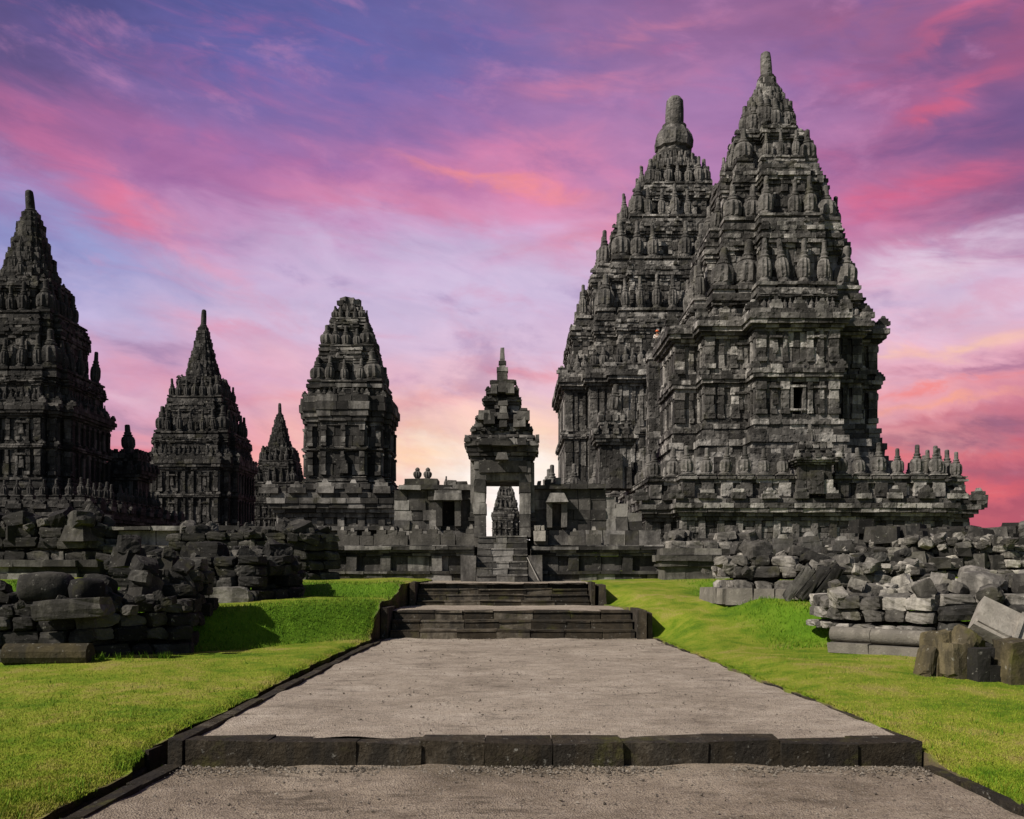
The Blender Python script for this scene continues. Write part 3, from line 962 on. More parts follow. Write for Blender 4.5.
def lawn(name, side):
    ys = np.concatenate([np.arange(3.0, 12, .12), np.arange(12, 28.2, .16)] + ([np.arange(28.2, 46, .4)] if side > 0 else [np.array([28.2, 28.6, 29.2])]))
    s = np.concatenate([np.arange(0, .4, .05), np.arange(.4, 7, .14), np.arange(7, 14, .4), np.arange(14, 60, 3.0)])
    V, L, B = [], [], []
    Yg, Sg = np.meshgrid(ys, s, indexing='ij')
    e = edge(np.full_like(Yg, side), Yg)
    wob = 0.03 * np.sin(Yg * 5.3 + side) * np.exp(-Sg / .2) + 0.02 * np.sin(Yg * 13.1) * np.exp(-Sg / .2)
    X = e + side * Sg + wob
    Z = ground_z(X, Yg)
    t1, t2 = bank_mask(X, Yg)
    up = lambda t: np.clip(1.6 - np.abs(t - .5) * 2.4, 0, 1)
    steep = np.where(side < 0, 1.0, sst((X - 4.2) / 1.5))
    lush = np.maximum(up(t1), up(t2)) * steep
    bare = 0.62 * np.exp(-Sg / .16)
    if side > 0:
        bare = np.maximum(bare, 0.75 * np.exp(-(((X - 5.85) / .45) ** 2 + ((Yg - 12.75) / .35) ** 2)))
    n, m = Yg.shape
    idx = np.arange(n * m).reshape(n, m)
    q = np.stack([idx[:-1, :-1], idx[:-1, 1:], idx[1:, 1:], idx[1:, :-1]], -1).reshape(-1, 4)
    if side < 0:
        q = q[:, ::-1]
    P = np.stack([X, Yg, Z], -1).reshape(-1, 3)
    # skirt: the cut side of the turf
    sk = np.stack([X[:, 0], Yg[:, 0], np.full(n, -0.55)], -1)
    ids = np.arange(n) + n * m
    q2 = np.stack([idx[:-1, 0], idx[1:, 0], ids[1:], ids[:-1]], -1)
    me = fast_quads(name, np.concatenate([P, sk]), np.concatenate([q, q2]), M_LAWN)
    for nm, a, dv in (('lush', lush, 0.0), ('bare', bare, 1.0)):
        at = me.attributes.new(nm, 'FLOAT', 'POINT')
        at.data.foreach_set('value', np.concatenate([a.ravel(), np.full(n, dv)]).astype(np.float32))
    me.polygons.foreach_set('use_smooth', [True] * len(me.polygons))
    tag(link(bpy.data.objects.new(name, me)), kind='structure')


lawn('lawn', -1)
lawn('lawn', 1)


def sheet(name, x0, x1, y0, y1, z, mat, nx=1, ny=1, fn=None):
    xs, ys = np.linspace(0, 1, nx + 1), np.linspace(y0, y1, ny + 1)
    V, F = [], []
    for y in ys:
        a, b = (x0(y), x1(y)) if callable(x0) else (x0, x1)
        for u in xs:
            x = a + (b - a) * u
            V.append((x, y, z + (fn(x, y) if fn else 0)))
    for j in range(ny):
        for i in range(nx):
            k = j * (nx + 1) + i
            F.append((k, k + 1, k + nx + 2, k + nx + 1))
    o = link(bpy.data.objects.new(name, mesh_from(name, V, F, mat, True)))
    return tag(o, kind='structure')


sheet('ground', -1500, 1500, -200, 2500, -0.60, M_EARTH)
sheet('courtyard_ground', -400, 400, 45.5, 900, 2.42, M_EARTH)
sheet('courtyard_ground', -400, 3.2, 29.9, 45.5, 2.42, M_EARTH)
PL, PR = (lambda y: np.interp(y, [5, 8, 19.8], [-3.08, -2.96, -2.72])), (lambda y: np.interp(y, [5, 8, 19.8], [3.72, 3.66, 3.05]))
gn = lambda x, y: 0.012 * math.sin(x * 2.1 + y * 1.3) + 0.009 * math.sin(x * 5.3 - y * 4.1) + 0.006 * math.sin(x * 11 + y * 9.7)
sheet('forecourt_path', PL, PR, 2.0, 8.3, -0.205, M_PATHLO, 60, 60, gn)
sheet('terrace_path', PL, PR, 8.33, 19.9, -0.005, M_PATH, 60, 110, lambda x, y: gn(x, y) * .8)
sheet('landing_path', -2.74, 2.6, 20.3, 23.2, 0.565, M_PATH, 40, 20, lambda x, y: gn(x, y) * .5)
sheet('upper_landing_path', -2.5, 2.25, 23.8, 28.6, 1.10, M_PATH, 40, 30, lambda x, y: gn(x, y) * .5)
sheet('gutter', -3.6, -2.7, 2.0, 20.0, -0.36, M_EARTH, 8, 60, lambda x, y: gn(x, y) * 2)


def kerb_line(mb, ptsf, y0, y1, ln, w, z0, ztop, side, jit=.012):
    y = y0
    while y < y1 - .1:
        l = ln * rnd.uniform(.7, 1.3)
        y2 = min(y + l, y1)
        xa, xb = ptsf(y), ptsf(y2)
        a = math.atan2(xb - xa, y2 - y)
        zt = ztop + rnd.uniform(-.012, .012)
        mb.cbox((xa + xb) / 2 + side * w / 2 + rnd.uniform(-.012, .012), (y + y2) / 2, z0, w / 2, (y2 - y) / 2 - .006, zt - z0, -a, jit=jit)
        y = y2


mb = MB(.012)
# front riser of the terrace
x = -2.93
while x < 3.66:
    l = rnd.uniform(.55, .95)
    x2 = min(x + l, 3.68)
    if 3.68 - x2 < .3:
        x2 = 3.68
    j = rnd.uniform(-.03, .03)
    zt = .008 + rnd.uniform(-.016, .012)
    mb.box(x + .003, x2 - .003, 8.08 + j, 8.38 + rnd.uniform(-.03, .05), -.5, zt, rnd.uniform(-.02, .02), 1.0, .018)
    x = x2
kerb_line(mb, PL, 2.0, 8.05, .8, .14, -.5, -.17, -1)
kerb_line(mb, PL, 8.1, 19.6, .8, .13, -.5, .025, -1)
kerb_line(mb, PR, 2.0, 8.0, .8, .13, -.5, -.165, 1)
kerb_line(mb, PR, 8.42, 19.4, .9, .09, -.5, .006, 1)
tag(mb.build('kerb', M_KERB), kind='structure')
# retaining stones on the lawn side of the gutter
mb = MB(.016)
kerb_line(mb, lambda y: float(np.interp(y, *EDGE_L)) + .035, 2.5, 8.3, .5, .1, -.5, -.27, -1)
kerb_line(mb, lambda y: float(np.interp(y, *EDGE_L)) + .035, 8.35, 19.2, .5, .1, -.5, -.12, -1)
tag(mb.build('gutter_lining', M_KERB), kind='structure')


def pebbles(name, n, fn, mat, smin, smax):
    oct_ = np.array([[1, 0, 0], [-1, 0, 0], [0, 1, 0], [0, -1, 0], [0, 0, 1], [0, 0, -1]], float)
    tri = np.array([[0, 2, 4], [2, 1, 4], [1, 3, 4], [3, 0, 4], [2, 0, 5], [1, 2, 5], [3, 1, 5], [0, 3, 5]])
    P = fn(n)
    n = len(P)
    s = smin + (smax - smin) * nrs.rand(n) ** 2.5
    V = oct_[None] * (s[:, None, None] * nrs.uniform(.6, 1.2, (n, 1, 3)))
    a = nrs.uniform(0, 6.28, n)
    c, sn = np.cos(a)[:, None], np.sin(a)[:, None]
    V = np.stack([V[..., 0] * c - V[..., 1] * sn, V[..., 0] * sn + V[..., 1] * c, V[..., 2] * .7], -1) + nrs.uniform(-.25, .25, V.shape) * s[:, None, None]
    V = V + P[:, None, :]
    Q = tri[None] + (np.arange(n) * 6)[:, None, None]
    me = fast_quads(name, V.reshape(-1, 3), Q.reshape(-1, 3), mat)
    return tag(link(bpy.data.objects.new(name, me)), kind='stuff')


M_PEBI = blade_mat('pebble_stone', [(0.2, (0.06, 0.05, 0.04)), (0.5, (0.15, 0.128, 0.105)), (0.85, (0.30, 0.265, 0.225))])


def pfun(n):
    k = n // 2
    a = np.stack([nrs.uniform(-2.95, 3.65, k), 8.03 - np.abs(nrs.normal(0, .17, k)), np.full(k, -.195)], -1)
    b = np.stack([nrs.uniform(-2.95, 3.6, k // 2), nrs.uniform(4.5, 8, k // 2), np.full(k // 2, -.2)], -1)
    y = nrs.uniform(8.4, 19.6, k // 2)
    c = np.stack([nrs.uniform(-2.8, 3.1, k // 2), y, np.full(k // 2, .002)], -1)
    e = np.stack([nrs.uniform(-2.7, 2.6, 300), 19.6 - np.abs(nrs.normal(0, .2, 300)), np.full(300, .002)], -1)
    return np.concatenate([a, b, c, e])


pebbles('gravel', 7000, pfun, M_PEBI, .004, .020)


# ------------------------------------------------------------------ grass blades
def blades(name, P, h, w, mat, lean=.5):
    n = len(P)
    a = nrs.uniform(0, 6.28, n)
    hh = h * nrs.uniform(.5, 1.3, n)
    ww = w * nrs.uniform(.7, 1.3, n)
    d = np.stack([np.cos(a), np.sin(a), np.zeros(n)], -1)
    la = nrs.uniform(0, 6.28, n)
    le = (lean * hh * nrs.uniform(.2, 1.2, n))[:, None] * np.stack([np.cos(la), np.sin(la), np.zeros(n)], -1)
    V = np.stack([P - d * ww[:, None], P + d * ww[:, None], P + le + np.stack([0 * hh, 0 * hh, hh], -1)], 1)
    Q = np.arange(n * 3).reshape(n, 3)
    me = fast_quads(name, V.reshape(-1, 3), Q, mat)
    return tag(link(bpy.data.objects.new(name, me)), kind='stuff')


def on_lawn(x, y, dz=-.004):
    return np.stack([x, y, ground_z(x, y) + dz], -1)


def lawn_pts(n, side, y0, y1, power=2.0):
    u = nrs.rand(n)
    y = (y0 ** (-power + 1) * (1 - u) + y1 ** (-power + 1) * u) ** (1 / (1 - power))
    e = edge(np.full(n, side), y)
    far = np.maximum(np.abs(e) + .3, y * .62)
    x = side * (np.abs(e) + (far - np.abs(e)) * nrs.rand(n))
    return x, y


pts = []
for side, n in ((-1, 80000), (1, 80000)):
    x, y = lawn_pts(n, side, 5.2, 22.0, 2.6)
    pts.append(on_lawn(x, y))
blades('grass', np.concatenate(pts), .021, .0042, M_BLADE, .9)
pts = []
# longer grass on the banks
for side in (-1, 1):
    n = 260000
    x, y = lawn_pts(n, side, 12.5, 27, 1.6)
    t1, t2 = bank_mask(x, y)
    k = ((np.abs(t1 - .5) < .62) | (np.abs(t2 - .5) < .62)) & ((x < 0) | (x > 4.6 + nrs.rand(n) * .8)) & (nrs.rand(n) < .3)
    pts.append(on_lawn(x[k], y[k]))
# along the gutter lip and path edges
n = 5000
y = nrs.uniform(5.2, 19, n)
x = np.interp(y, *EDGE_L) - np.abs(nrs.normal(0, .04, n)) - .01
pts.append(on_lawn(x, y))
y = nrs.uniform(5.2, 19, n)
x = np.interp(y, *EDGE_R) + np.abs(nrs.normal(0, .03, n)) + .01
pts.append(on_lawn(x, y))
lip = pts[-2:]
blades('long_grass', np.concatenate(pts[:-2]), .07, .007, M_TALL, .7)
blades('grass_edge', np.concatenate(lip), .035, .005, M_BLADE, .8)
# tufts in the gutter and at the foot of the rubble
P = []
for k in range(26):
    y0 = rnd.choice([rnd.uniform(6.2, 7.4), rnd.uniform(8.2, 9.6), rnd.uniform(9, 17)])
    x0 = float(np.interp(y0, *EDGE_L)) + rnd.uniform(.08, .3)
    for q in range(16):
        P.append((x0 + rnd.gauss(0, .03), y0 + rnd.gauss(0, .05), -.34))
for k in range(60):
    x0 = rnd.uniform(-7.4, -5.4)
    y0 = 13.75 + (x0 + 6.6) * .55 if x0 > -6.6 else 13.8
    y0 -= rnd.uniform(0.02, .25)
    z0 = float(ground_z(x0, y0))
    for q in range(9):
        P.append((x0 + rnd.gauss(0, .03), y0 + rnd.gauss(0, .03), z0))
for k in range(520):                                         # weeds and longer clumps in the mown lawn
    sd_ = rnd.choice((-1, 1))
    y0 = 5.3 + 9.5 * rnd.random() ** 1.6
    e0 = float(edge(np.array(sd_ * 1.0), np.array(y0)))
    x0 = e0 + sd_ * (.05 + (y0 * .62 - abs(e0) + .2) * rnd.random() ** 1.3) if y0 * .62 > abs(e0) else e0 + sd_ * rnd.uniform(.02, .4)
    z0 = float(ground_z(x0, y0))
    for q in range(rnd.randint(4, 14)):
        P.append((x0 + rnd.gauss(0, .035), y0 + rnd.gauss(0, .035), z0 - rnd.uniform(.03, .06)))
blades('grass_tufts', np.array(P), .10, .006, M_TALL, .5)


# ------------------------------------------------------------------ steps along the path
def staircase(name, label, x0, x1, y0, z0, n, rise, tread, mat, cheek=None, sl=.75, group=None):
    root = empty(name)
    tag(root, label, 'stairs', group)
    for i in range(n):
        mb = MB(.012)
        ya = y0 + tread * i
        nose = .24 * rise
        for p, q in cuts(x0, x1, sl):
            j, zt = rnd.uniform(-.014, .014), z0 + rise * (i + 1) + rnd.uniform(-.012, .006)
            mb.box(p + .006, q - .006, ya + .02 + j, ya + tread + .08, z0 + rise * i - .06, zt - nose)
            mb.box(p + .005, q - .005, ya + j, ya + tread + .08, zt - nose + .004, zt)
        mb.box(x0 + .05, x1 - .05, ya + .2, y0 + tread * n + .1, z0 + rise * i - .05, z0 + rise * (i + 1) - .04, jit=0)
        mb.build('step', mat, root)
    if cheek:
        for (xa, xb, ya, yb, za, zb) in cheek:
            mb = MB(.015)
            mb.box(xa, xb, ya, yb, za, zb)
            mb.build('cheek_wall', mat, root)
    return root


staircase('stone_stairs', 'broad flight of three dark mossy steps at the end of the gravel terrace', -2.66, 2.68, 19.6, 0.0, 3, .19, .34, M_STEP,
          [(-2.86, -2.70, 19.50, 20.7, -.3, .66), (2.72, 2.92, 19.52, 20.8, -.3, .62), (2.96, 3.06, 19.6, 20.3, -.3, .56)])
staircase('stone_stairs', 'shallow flight of four worn steps leading up from the small gravel landing', -2.44, 1.98, 23.0, .56, 4, .14, .30, M_STEP,
          [(-2.62, -2.47, 22.95, 24.2, .3, 1.16), (2.02, 2.12, 22.95, 24.2, .3, 1.17), (2.22, 2.40, 22.9, 23.9, .3, 1.10)], sl=.9)

# ------------------------------------------------------------------ gate in the enclosure wall
GY = 28.4
gx = lambda px: (px - CXP) * GY / FPX
gz = lambda py: zz(py, GY)
GC = gx(502)
staircase('stone_stairs', 'narrow steep flight of seven block steps climbing to the gate doorway', gx(478), gx(527), 26.75, 1.12, 7, (gz(536) - 1.12) / 7, .235, M_WALL,
          [(gx(463), gx(477.5), 27.0, 28.38, .9, gz(556)), (gx(527.5), gx(541), 27.0, 28.38, .9, gz(556))], sl=.5)

gate = empty('gatehouse', (0, 0, 0))
tag(gate, 'tall narrow stone gate with stepped roof and pinnacle over an open doorway', 'gate')
for sgn in (0, 1):
    mb = MB(.012)
    for (a, b, y0, y1) in (((474, 485.5, GY, GY + .8), (472.5, 484, GY + .8, GY + 2.4)), ((519.5, 530.5, GY, GY + .8), (521, 532, GY + .8, GY + 2.4)))[sgn]:
        z = gz(537)
        while z < gz(461) - .05:
            h = min(rnd.uniform(.28, .42), gz(461) - z)
            mb.box(gx(a) + rnd.uniform(-.015, .015), gx(b) + rnd.uniform(-.015, .015), y0 + rnd.uniform(-.015, .015), y1, z + .004, z + h - .004)
            z += h
    a, b = ((468, 480), (524, 537))[sgn]               # moulded foot
    for (ya, yb, g) in ((537, 530, 0), (530, 526, .03), (526, 521, -.04), (521, 517, .0), (517, 512, -.05)):
        mb.box(gx(a) - g, gx(b) + g, GY + .15 - g, GY + 2.4, gz(ya), gz(yb) - .01)
    a, b = ((470, 477), (527.5, 535))[sgn]
    mb.box(gx(a), gx(b), GY + .35, GY + 2.4, gz(512), gz(461))
    mb.build('door_post', M_WALL, gate)
mb = MB(.012)
mb.box(gx(479), gx(503), GY - .03, GY + .6, gz(472.5), gz(460.5))
mb.box(gx(503.3), gx(527), GY - .03, GY + .6, gz(472.5), gz(460.5))
mb.box(gx(476), gx(529), GY + .12, GY + .8, gz(480), gz(472.7))
mb.box(gx(474), gx(531), GY + .8, GY + 2.4, gz(480), gz(461))
mb.build('lintel', M_WALL, gate)
mb = MB(.016)
TIER = [(460.5, 456, 31), (456, 452, 33.5), (452, 446, 36), (446, 441, 37), (441, 437.5, 31), (437.5, 434, 32.5), (434, 430, 30), (430, 426, 30.5), (426, 422, 27.5), (422, 418, 26.5),
        (418, 414, 25.5), (414, 410, 23.5), (410, 406, 17), (406, 402, 17.5), (402, 398, 18.5), (398, 394.5, 19.5), (394.5, 391, 15), (391, 387, 16.5), (387, 383, 14), (383, 379, 12.5), (379, 375, 13)]
for k, (ya, yb, hp) in enumerate(TIER):
    hw = hp * GY / FPX
    hd = min(1.25, hw * .95)
    r = (GC - hw, GC + hw, GY + 1.15 - hd - .1, GY + 1.15 + hd)
    ring(mb, r, gz(ya), gz(yb), .38, .045, .5)
    mb.box(r[0] + .08, r[1] - .08, r[2] + .08, r[3] - .05, gz(yb) - .12, gz(yb) - .015, jit=0)
for (py_, hp) in ((441, 35), (430, 29), (418, 25), (398, 17.5), (387, 14.5)):
    hw = hp * GY / FPX
    for q in range(7):
        antefix(mb, GC - hw + 2 * hw * q / 6, GY + 1.0 - min(1.25, hw * .95), gz(py_) - .02, rnd.uniform(.12, .2), rnd.uniform(.12, .2), rnd.uniform(-.1, .1), .12)
fy = GY - .25
antefix(mb, GC, fy, gz(447), .62, .34, 0, .3)
mb.cbox(GC, fy + .02, gz(461), .2, .16, .24, 0, .7)
for px_ in (484, 492, 513, 521):
    mb.cbox(gx(px_), fy + .08, gz(446), .17, .16, .20, rnd.uniform(-.1, .1), .8)
for px_ in (467, 537.5):                               # upright corner horns
    mb.cbox(gx(px_), fy + .3, gz(442), .07, .15, .22, 0, .8)
    mb.cbox(gx(px_), fy + 1.5, gz(442), .07, .15, .22, 0, .8)
for (px_, ya, yb, w) in ((503, 427, 419, .13), (503, 419, 413, .17), (503, 413, 406, .11), (503, 406, 401, .15), (489, 424, 413, .17), (485, 420, 410, .2), (520, 427, 414, .2), (523, 420, 411, .21), (523.5, 411, 408.5, .12),
                         (494, 392, 383, .1), (510, 392, 382, .13), (503, 391, 380, .15)):
    mb.cbox(gx(px_), GY + .12 + (.25 if ya < 400 else 0), gz(ya), w, .2, gz(yb) - gz(ya), rnd.uniform(-.08, .08), .9)
mb.build('roof', M_WALL, gate)
mb = MB(.008)
gp = lambda py: zz(py, GY + 1.0)
mb.cbox(GC, GY + 1.15, gz(375) - .1, .17, .17, gp(374) - gz(375) + .12)
for (ya, yb, hp) in ((375, 371, 5.5), (371, 367, 6.0), (367, 363.5, 3.4), (363.5, 360, 4.0), (360, 358, 2.6)):
    mb.cbox(GC, GY + 1.15, gp(ya) - .01, hp * GY / FPX, hp * GY / FPX, gp(yb) - gp(ya), .0, .95)
mb.cbox(GC, GY + 1.15, gp(358) - .01, .08, .08, gp(346.5) - gp(358), .0, .75)
mb.build('pinnacle', M_WALL, gate)
rod = MB(.001)
rod.box(-.012, .012, -.012, .012, 0, .78)
ro = rod.build('thin_rod', plain_mat('bare_metal', (.35, .33, .30), .6))
ro.location = (gx(537), 26.9, 1.14)
ro.rotation_euler = (R(-8), R(-26), 0)
tag(ro, 'thin pale rod leaning against the block beside the gate stairs', 'rod')


# ------------------------------------------------------------------ enclosure wall
WY = 28.6


def wall_base(mb, xa, xb, dy=0.0):
    for (y0, y1, d) in ((585, 574, .12), (574, 571, .2), (571, 556, 0), (556, 553, .10), (553, 550, .20), (550, 546.5, .30), (546.5, 545, .22)):
        for p, q in cuts(xa, xb, .7):
            mb.box(p + .005, q - .005, WY - d + rnd.uniform(-.02, .02) + dy, WY + .8 + dy, zz(y0, WY) + .003, zz(y1, WY) - .003)
    for p, q in cuts(xa, xb, 1.35):
        mb.cbox(p, WY - .06 + dy, zz(571, WY), .16, .09, zz(556, WY) - zz(571, WY))
    mb.box(xa, xb, WY - .1 + dy, WY + .9 + dy, zz(547, WY) - .1, zz(545.5, WY), jit=0)


def upper(mb, xa, xb, y0, y1, yb, bl=.6, thick=1.2, ch=None):
    z, zt = zz(y0, WY), zz(y1, WY)
    n = max(1, round((zt - z) / .36))
    for i in range(n):
        a, b = z + (zt - z) * i / n, z + (zt - z) * (i + 1) / n
        for p, q in cuts(xa, xb, bl):
            mb.box(p + .006, q - .006, WY + yb + rnd.uniform(-.035, .035), WY + yb + thick, a + .004, b - .004)


def merlons(root, mat, xs, z, w=.42, h=.55, y=None):
    for x in xs:
        mb = MB(.014)
        k = rnd.uniform(.75, 1.1)
        mb.cbox(x, y, z - .02, w / 2 * k, .13, h * .62 * k)
        if rnd.random() < .7:
            mb.cbox(x, y, z + h * .62 * k - .02, w * .32 * k, .12, h * .22 * k)
            mb.cbox(x, y, z + h * .84 * k - .02, w * .15 * k, .1, h * .18 * k, 0, .6)
        mb.build('merlon', mat, root)


M_RUBW = stone_mat('merlon_stone', dark=(0.03, 0.028, 0.025), mid=(0.14, 0.13, 0.117), light=(0.34, 0.318, 0.285), sc=1.6, stain=0.5)
wl = empty('enclosure_wall')
tag(wl, 'long dark moulded enclosure wall running left from the gate, upper part stepping down', 'wall')
mb = MB(.014)
wall_base(mb, -24, gx(474))
mb.build('base', M_WALL, wl)
mb = MB(.014)
upper(mb, -24, gx(395), 546, 530, .35)
for p, q in cuts(-24, gx(396), .95):                       # coping
    mb.box(p + .006, q - .006, WY + .05 + rnd.uniform(-.03, .03), WY + 1.5, zz(530, WY), zz(526, WY) + rnd.uniform(-.02, .02))
mb.build('coping', M_WALL, wl)
mb = MB(.016)
upper(mb, gx(392), gx(440), 530, 489, .35)
upper(mb, gx(455), gx(474), 530, 489, .38)
upper(mb, gx(439.5), gx(456), 530, 525, .38, thick=1.1)
upper(mb, gx(439.5), gx(456), 501, 489, .38, thick=1.1)
mb.box(gx(439), gx(457), WY + .95, WY + 1.4, zz(526, WY), zz(500, WY))
upper(mb, gx(390), gx(470), 546, 530, .3)
for p, q in cuts(gx(397), gx(474), .7):
    mb.box(p, q - .008, WY + .2, WY + 1.5, zz(489, WY), zz(484.5, WY) + rnd.uniform(-.02, .02))
for p, q in cuts(gx(402), gx(436), .5):
    mb.box(p, q - .008, WY + .35, WY + 1.3, zz(484.5, WY), zz(478, WY) + rnd.uniform(-.03, .03))
for p, q in cuts(gx(446), gx(466), .3):
    mb.box(p, q - .008, WY + .4, WY + 1.3, zz(484.5, WY), zz(480, WY) + rnd.uniform(-.06, .05))
mb.build('upper_wall', M_WALL, wl)
mb = MB(.01)                                                  # framed niche
mb.cbox(gx(438), WY + .3, zz(526, WY), .10, .16, zz(500, WY) - zz(526, WY))
mb.cbox(gx(457), WY + .3, zz(526, WY), .10, .16, zz(500, WY) - zz(526, WY))
mb.cbox(gx(447.5), WY + .2, zz(500, WY), .45, .26, .22, 0, .95)
antefix(mb, gx(447.5), WY + .22, zz(493.5, WY), .85, .22, 0, .4)
mb.build('niche', M_WALL, wl)
for px_ in (414, 424.5):
    finial(wl, gx(px_), WY + .8, zz(478, WY) - .02, .44, 'bud', M_WALL, 1.15)
finial(wl, gx(443), WY + .9, zz(484, WY) - .02, .36, 'slim', M_WALL, 1.0)
merlons(wl, M_RUBW, [gx(p) for p in (342, 352, 366, 381, 392, 401, 417, 432, 448, 462, 471)], zz(546, WY), y=WY - .06, w=.46, h=.62)
pg = []
for k in range(7):
    po = MB(.003)
    po.box(-.025, .025, -.025, .025, 0, .20)
    o = po.build('post', M_WALL, None)
    o.location = (gx(217 + k * 13 + rnd.uniform(-2, 2)), WY + .7, zz(526, WY) - .02)
    tag(o, 'short dark post standing on the coping of the long wall before the far temples', 'post', 'short posts on the wall coping')

wr = empty('enclosure_wall')
tag(wr, 'dark stretch of moulded enclosure wall right of the gate with a broken top', 'wall')
mb = MB(.014)
wall_base(mb, gx(531), gx(664))
mb.build('base', M_WALL, wr)
mb = MB(.016)
upper(mb, gx(531), gx(552), 530, 488, .4)
upper(mb, gx(551.5), gx(563), 530, 525, .4, thick=1.1)
upper(mb, gx(551.5), gx(563), 503, 488, .4, thick=1.1)
mb.box(gx(551), gx(564), WY + .95, WY + 1.4, zz(526, WY), zz(502, WY))
for (a, b, t) in ((562.5, 592, 488), (592, 608, 489), (608, 618, 496), (618, 630, 503), (630, 645, 512), (645, 662, 530)):
    upper(mb, gx(a), gx(b), 530, t, .38, bl=.5)
upper(mb, gx(531), gx(663), 546, 530, .3)
for p, q in cuts(gx(531), gx(607), .55):
    mb.box(p, q - .008, WY + .2, WY + 1.5, zz(488, WY), zz(484, WY) + rnd.uniform(-.05, .05))
for (a, b, t) in ((546, 552, 478), (552, 556, 481), (556, 562, 476), (538, 542, 480), (566, 574, 481), (580, 590, 480), (594, 603, 482)):
    mb.box(gx(a), gx(b), WY + .4, WY + 1.2, zz(484.5, WY), zz(t, WY))
mb.box(gx(606), gx(607.5), WY + .4, WY + 1.2, zz(489, WY), zz(484.5, WY))
mb.build('upper_wall', M_WALL, wr)
mb = MB(.01)
mb.cbox(gx(550), WY + .3, zz(527, WY), .09, .16, zz(502, WY) - zz(527, WY))
mb.cbox(gx(565), WY + .3, zz(527, WY), .09, .16, zz(502, WY) - zz(527, WY))
mb.cbox(gx(557.5), WY + .2, zz(502, WY), .36, .26, .3, 0, .6)
mb.build('niche', M_WALL, wr)
merlons(wr, M_RUBW, [gx(p) for p in (541, 575, 594, 617)], zz(546, WY), y=WY - .06, w=.48, h=.66)
mb = MB(.015)
mb.box(gx(533.5), gx(545), WY - .4, WY + .3, zz(541, WY), zz(531, WY))
mb.box(gx(534.5), gx(540), WY - .38, WY + .3, zz(531, WY), zz(526, WY))
mb.box(gx(541), gx(544), WY - .38, WY + .3, zz(531, WY), zz(526, WY))
mb.build('corner_block', M_RUB, wr)

# ------------------------------------------------------------------ temples
BC = (15.6, 56.0)
BR = [(-1.9, 2.5, -5.8, 5.0), (-4.4, 4.4, -4.1, 4.1), (-5.8, 6.0, -2.4, 2.4)]
BASE_B = [(-6.6, 7.2, -8.6, 8.4), (-8.2, 9.0, -7.2, 7.2)]


def b_extra(root):
    mb = MB(.012)                                          # water spout at the corner
    x, y = BC[0] + 9.0, BC[1] - 6.9
    mb.box(x + .3, x + 1.1, y - .15, y + .15, 4.62, 4.9)
    mb.box(x + .8, x + 1.25, y - .2, y + .2, 4.72, 5.25)
    mb.build('water_spout', M_TEMPLE, root)


tower('temple', 'huge lit temple with bell-studded roof, the tallest tower in the photo', BC, M_TEMPLE, BR, (5.0, 10.0, 11.8, 12.9, 14.6, 15.8),
      [(.93, 16, 16.9, .7, .7), (.76, 17.5, 21.3, 2.55, .76), (.56, 22, 25.3, 2.2, .76), (.37, 25.5, 28.0, 1.75, .76)],
      ('pillar', 30.0, 1.55, 3.75, 1.85, .95), base=dict(z0=2.3, z1=5.1, rects=BASE_B),
      balus=dict(z0=5.05, h=1.1, rects=[(-6.6, 7.2, -8.55, 8.4), (-8.1, 8.95, -7.15, 7.2)], step=.98, fh=1.58),
      niches=[(0, 'F', BC[0] + .05, BC[0] + .6, 10.3, 11.5)], extra=b_extra,
      rr=[(-1.9, 2.3, -5.8, 5.0), (-4.3, 4.3, -4.1, 4.1), (-5.35, 5.6, -2.3, 2.3)], shift=(.25, 0))
shrine('stair_shrine', 'small shrine with stepped roof set in the bell balustrade of the largest temple', 15.85, 47.75, 5.3, 1.9, 3.8, M_TEMPLE, open_=False)
shrine('stair_shrine', 'slender dark shrine tower standing between the two big temples', 6.35, 56.2, 6.3, 2.2, 6.6, M_TEMPLE, open_=False)

SC = (16.5, 92.0)
PIER = (12.1, 75.6)


def s_extra(root):
    mb = MB(.02)                                           # tall pier at the foot of the side stair
    x, y = PIER
    for k in range(8):
        ring(mb, (x - .95, x + .95, y - .8, y + .8), 2.3 + k * .9, 3.2 + k * .9, .6, .05, .8)
    for k in range(18):
        ring(mb, (x - .72, x + .72, y - .7, y + .7), 9.5 + k * .54, 9.5 + (k + 1) * .54, .5, .05, .7)
    ring(mb, (x - .85, x + .85, y - .8, y + .8), 18.7, 19.2, .5, .04, .8)
    mb.box(x - .8, x + .8, y - .75, y + .75, 18.9, 19.42, jit=0)
    mb.build('pier', M_TEMPLE, root)


SR = [(-7.0, 7.0, -9.3, 9.3), (-9.1, 9.1, -8.0, 8.0), (-11.3, 11.3, -6.2, 6.2)]
tower('temple', 'massive temple with fat domed top standing behind the tallest lit temple', SC, M_TEMPLE, SR, (4.0, 9.0, 13.4, 14.3, 18.0, 19.8),
      [(.94, 21, 24.6, 1.5, .8), (.76, 26, 30.0, 3.4, .72), (.56, 31, 34.8, 3.4, .72), (.37, 35, 38.8, 3.0, .72), (.22, 39, 41.4, 2.5, .72)],
      ('dome', 41.0, 2.5, 1.8, 6.2, .74), base=dict(z0=2.3, z1=6.0, rects=[(-13.5, 13.5, -15.5, 15.5)]),
      balus=dict(z0=6.0, h=1.4, rects=[(-13.4, 13.4, -15.4, 15.4)], step=1.9, fh=2.5),
      niches=[(0, 'F', SC[0] - 4.2, SC[0] - 3.2, 15.0, 17.2), (0, 'F', SC[0] - 4.2, SC[0] - 3.2, 10.0, 12.4)], k=1.3, extra=s_extra)

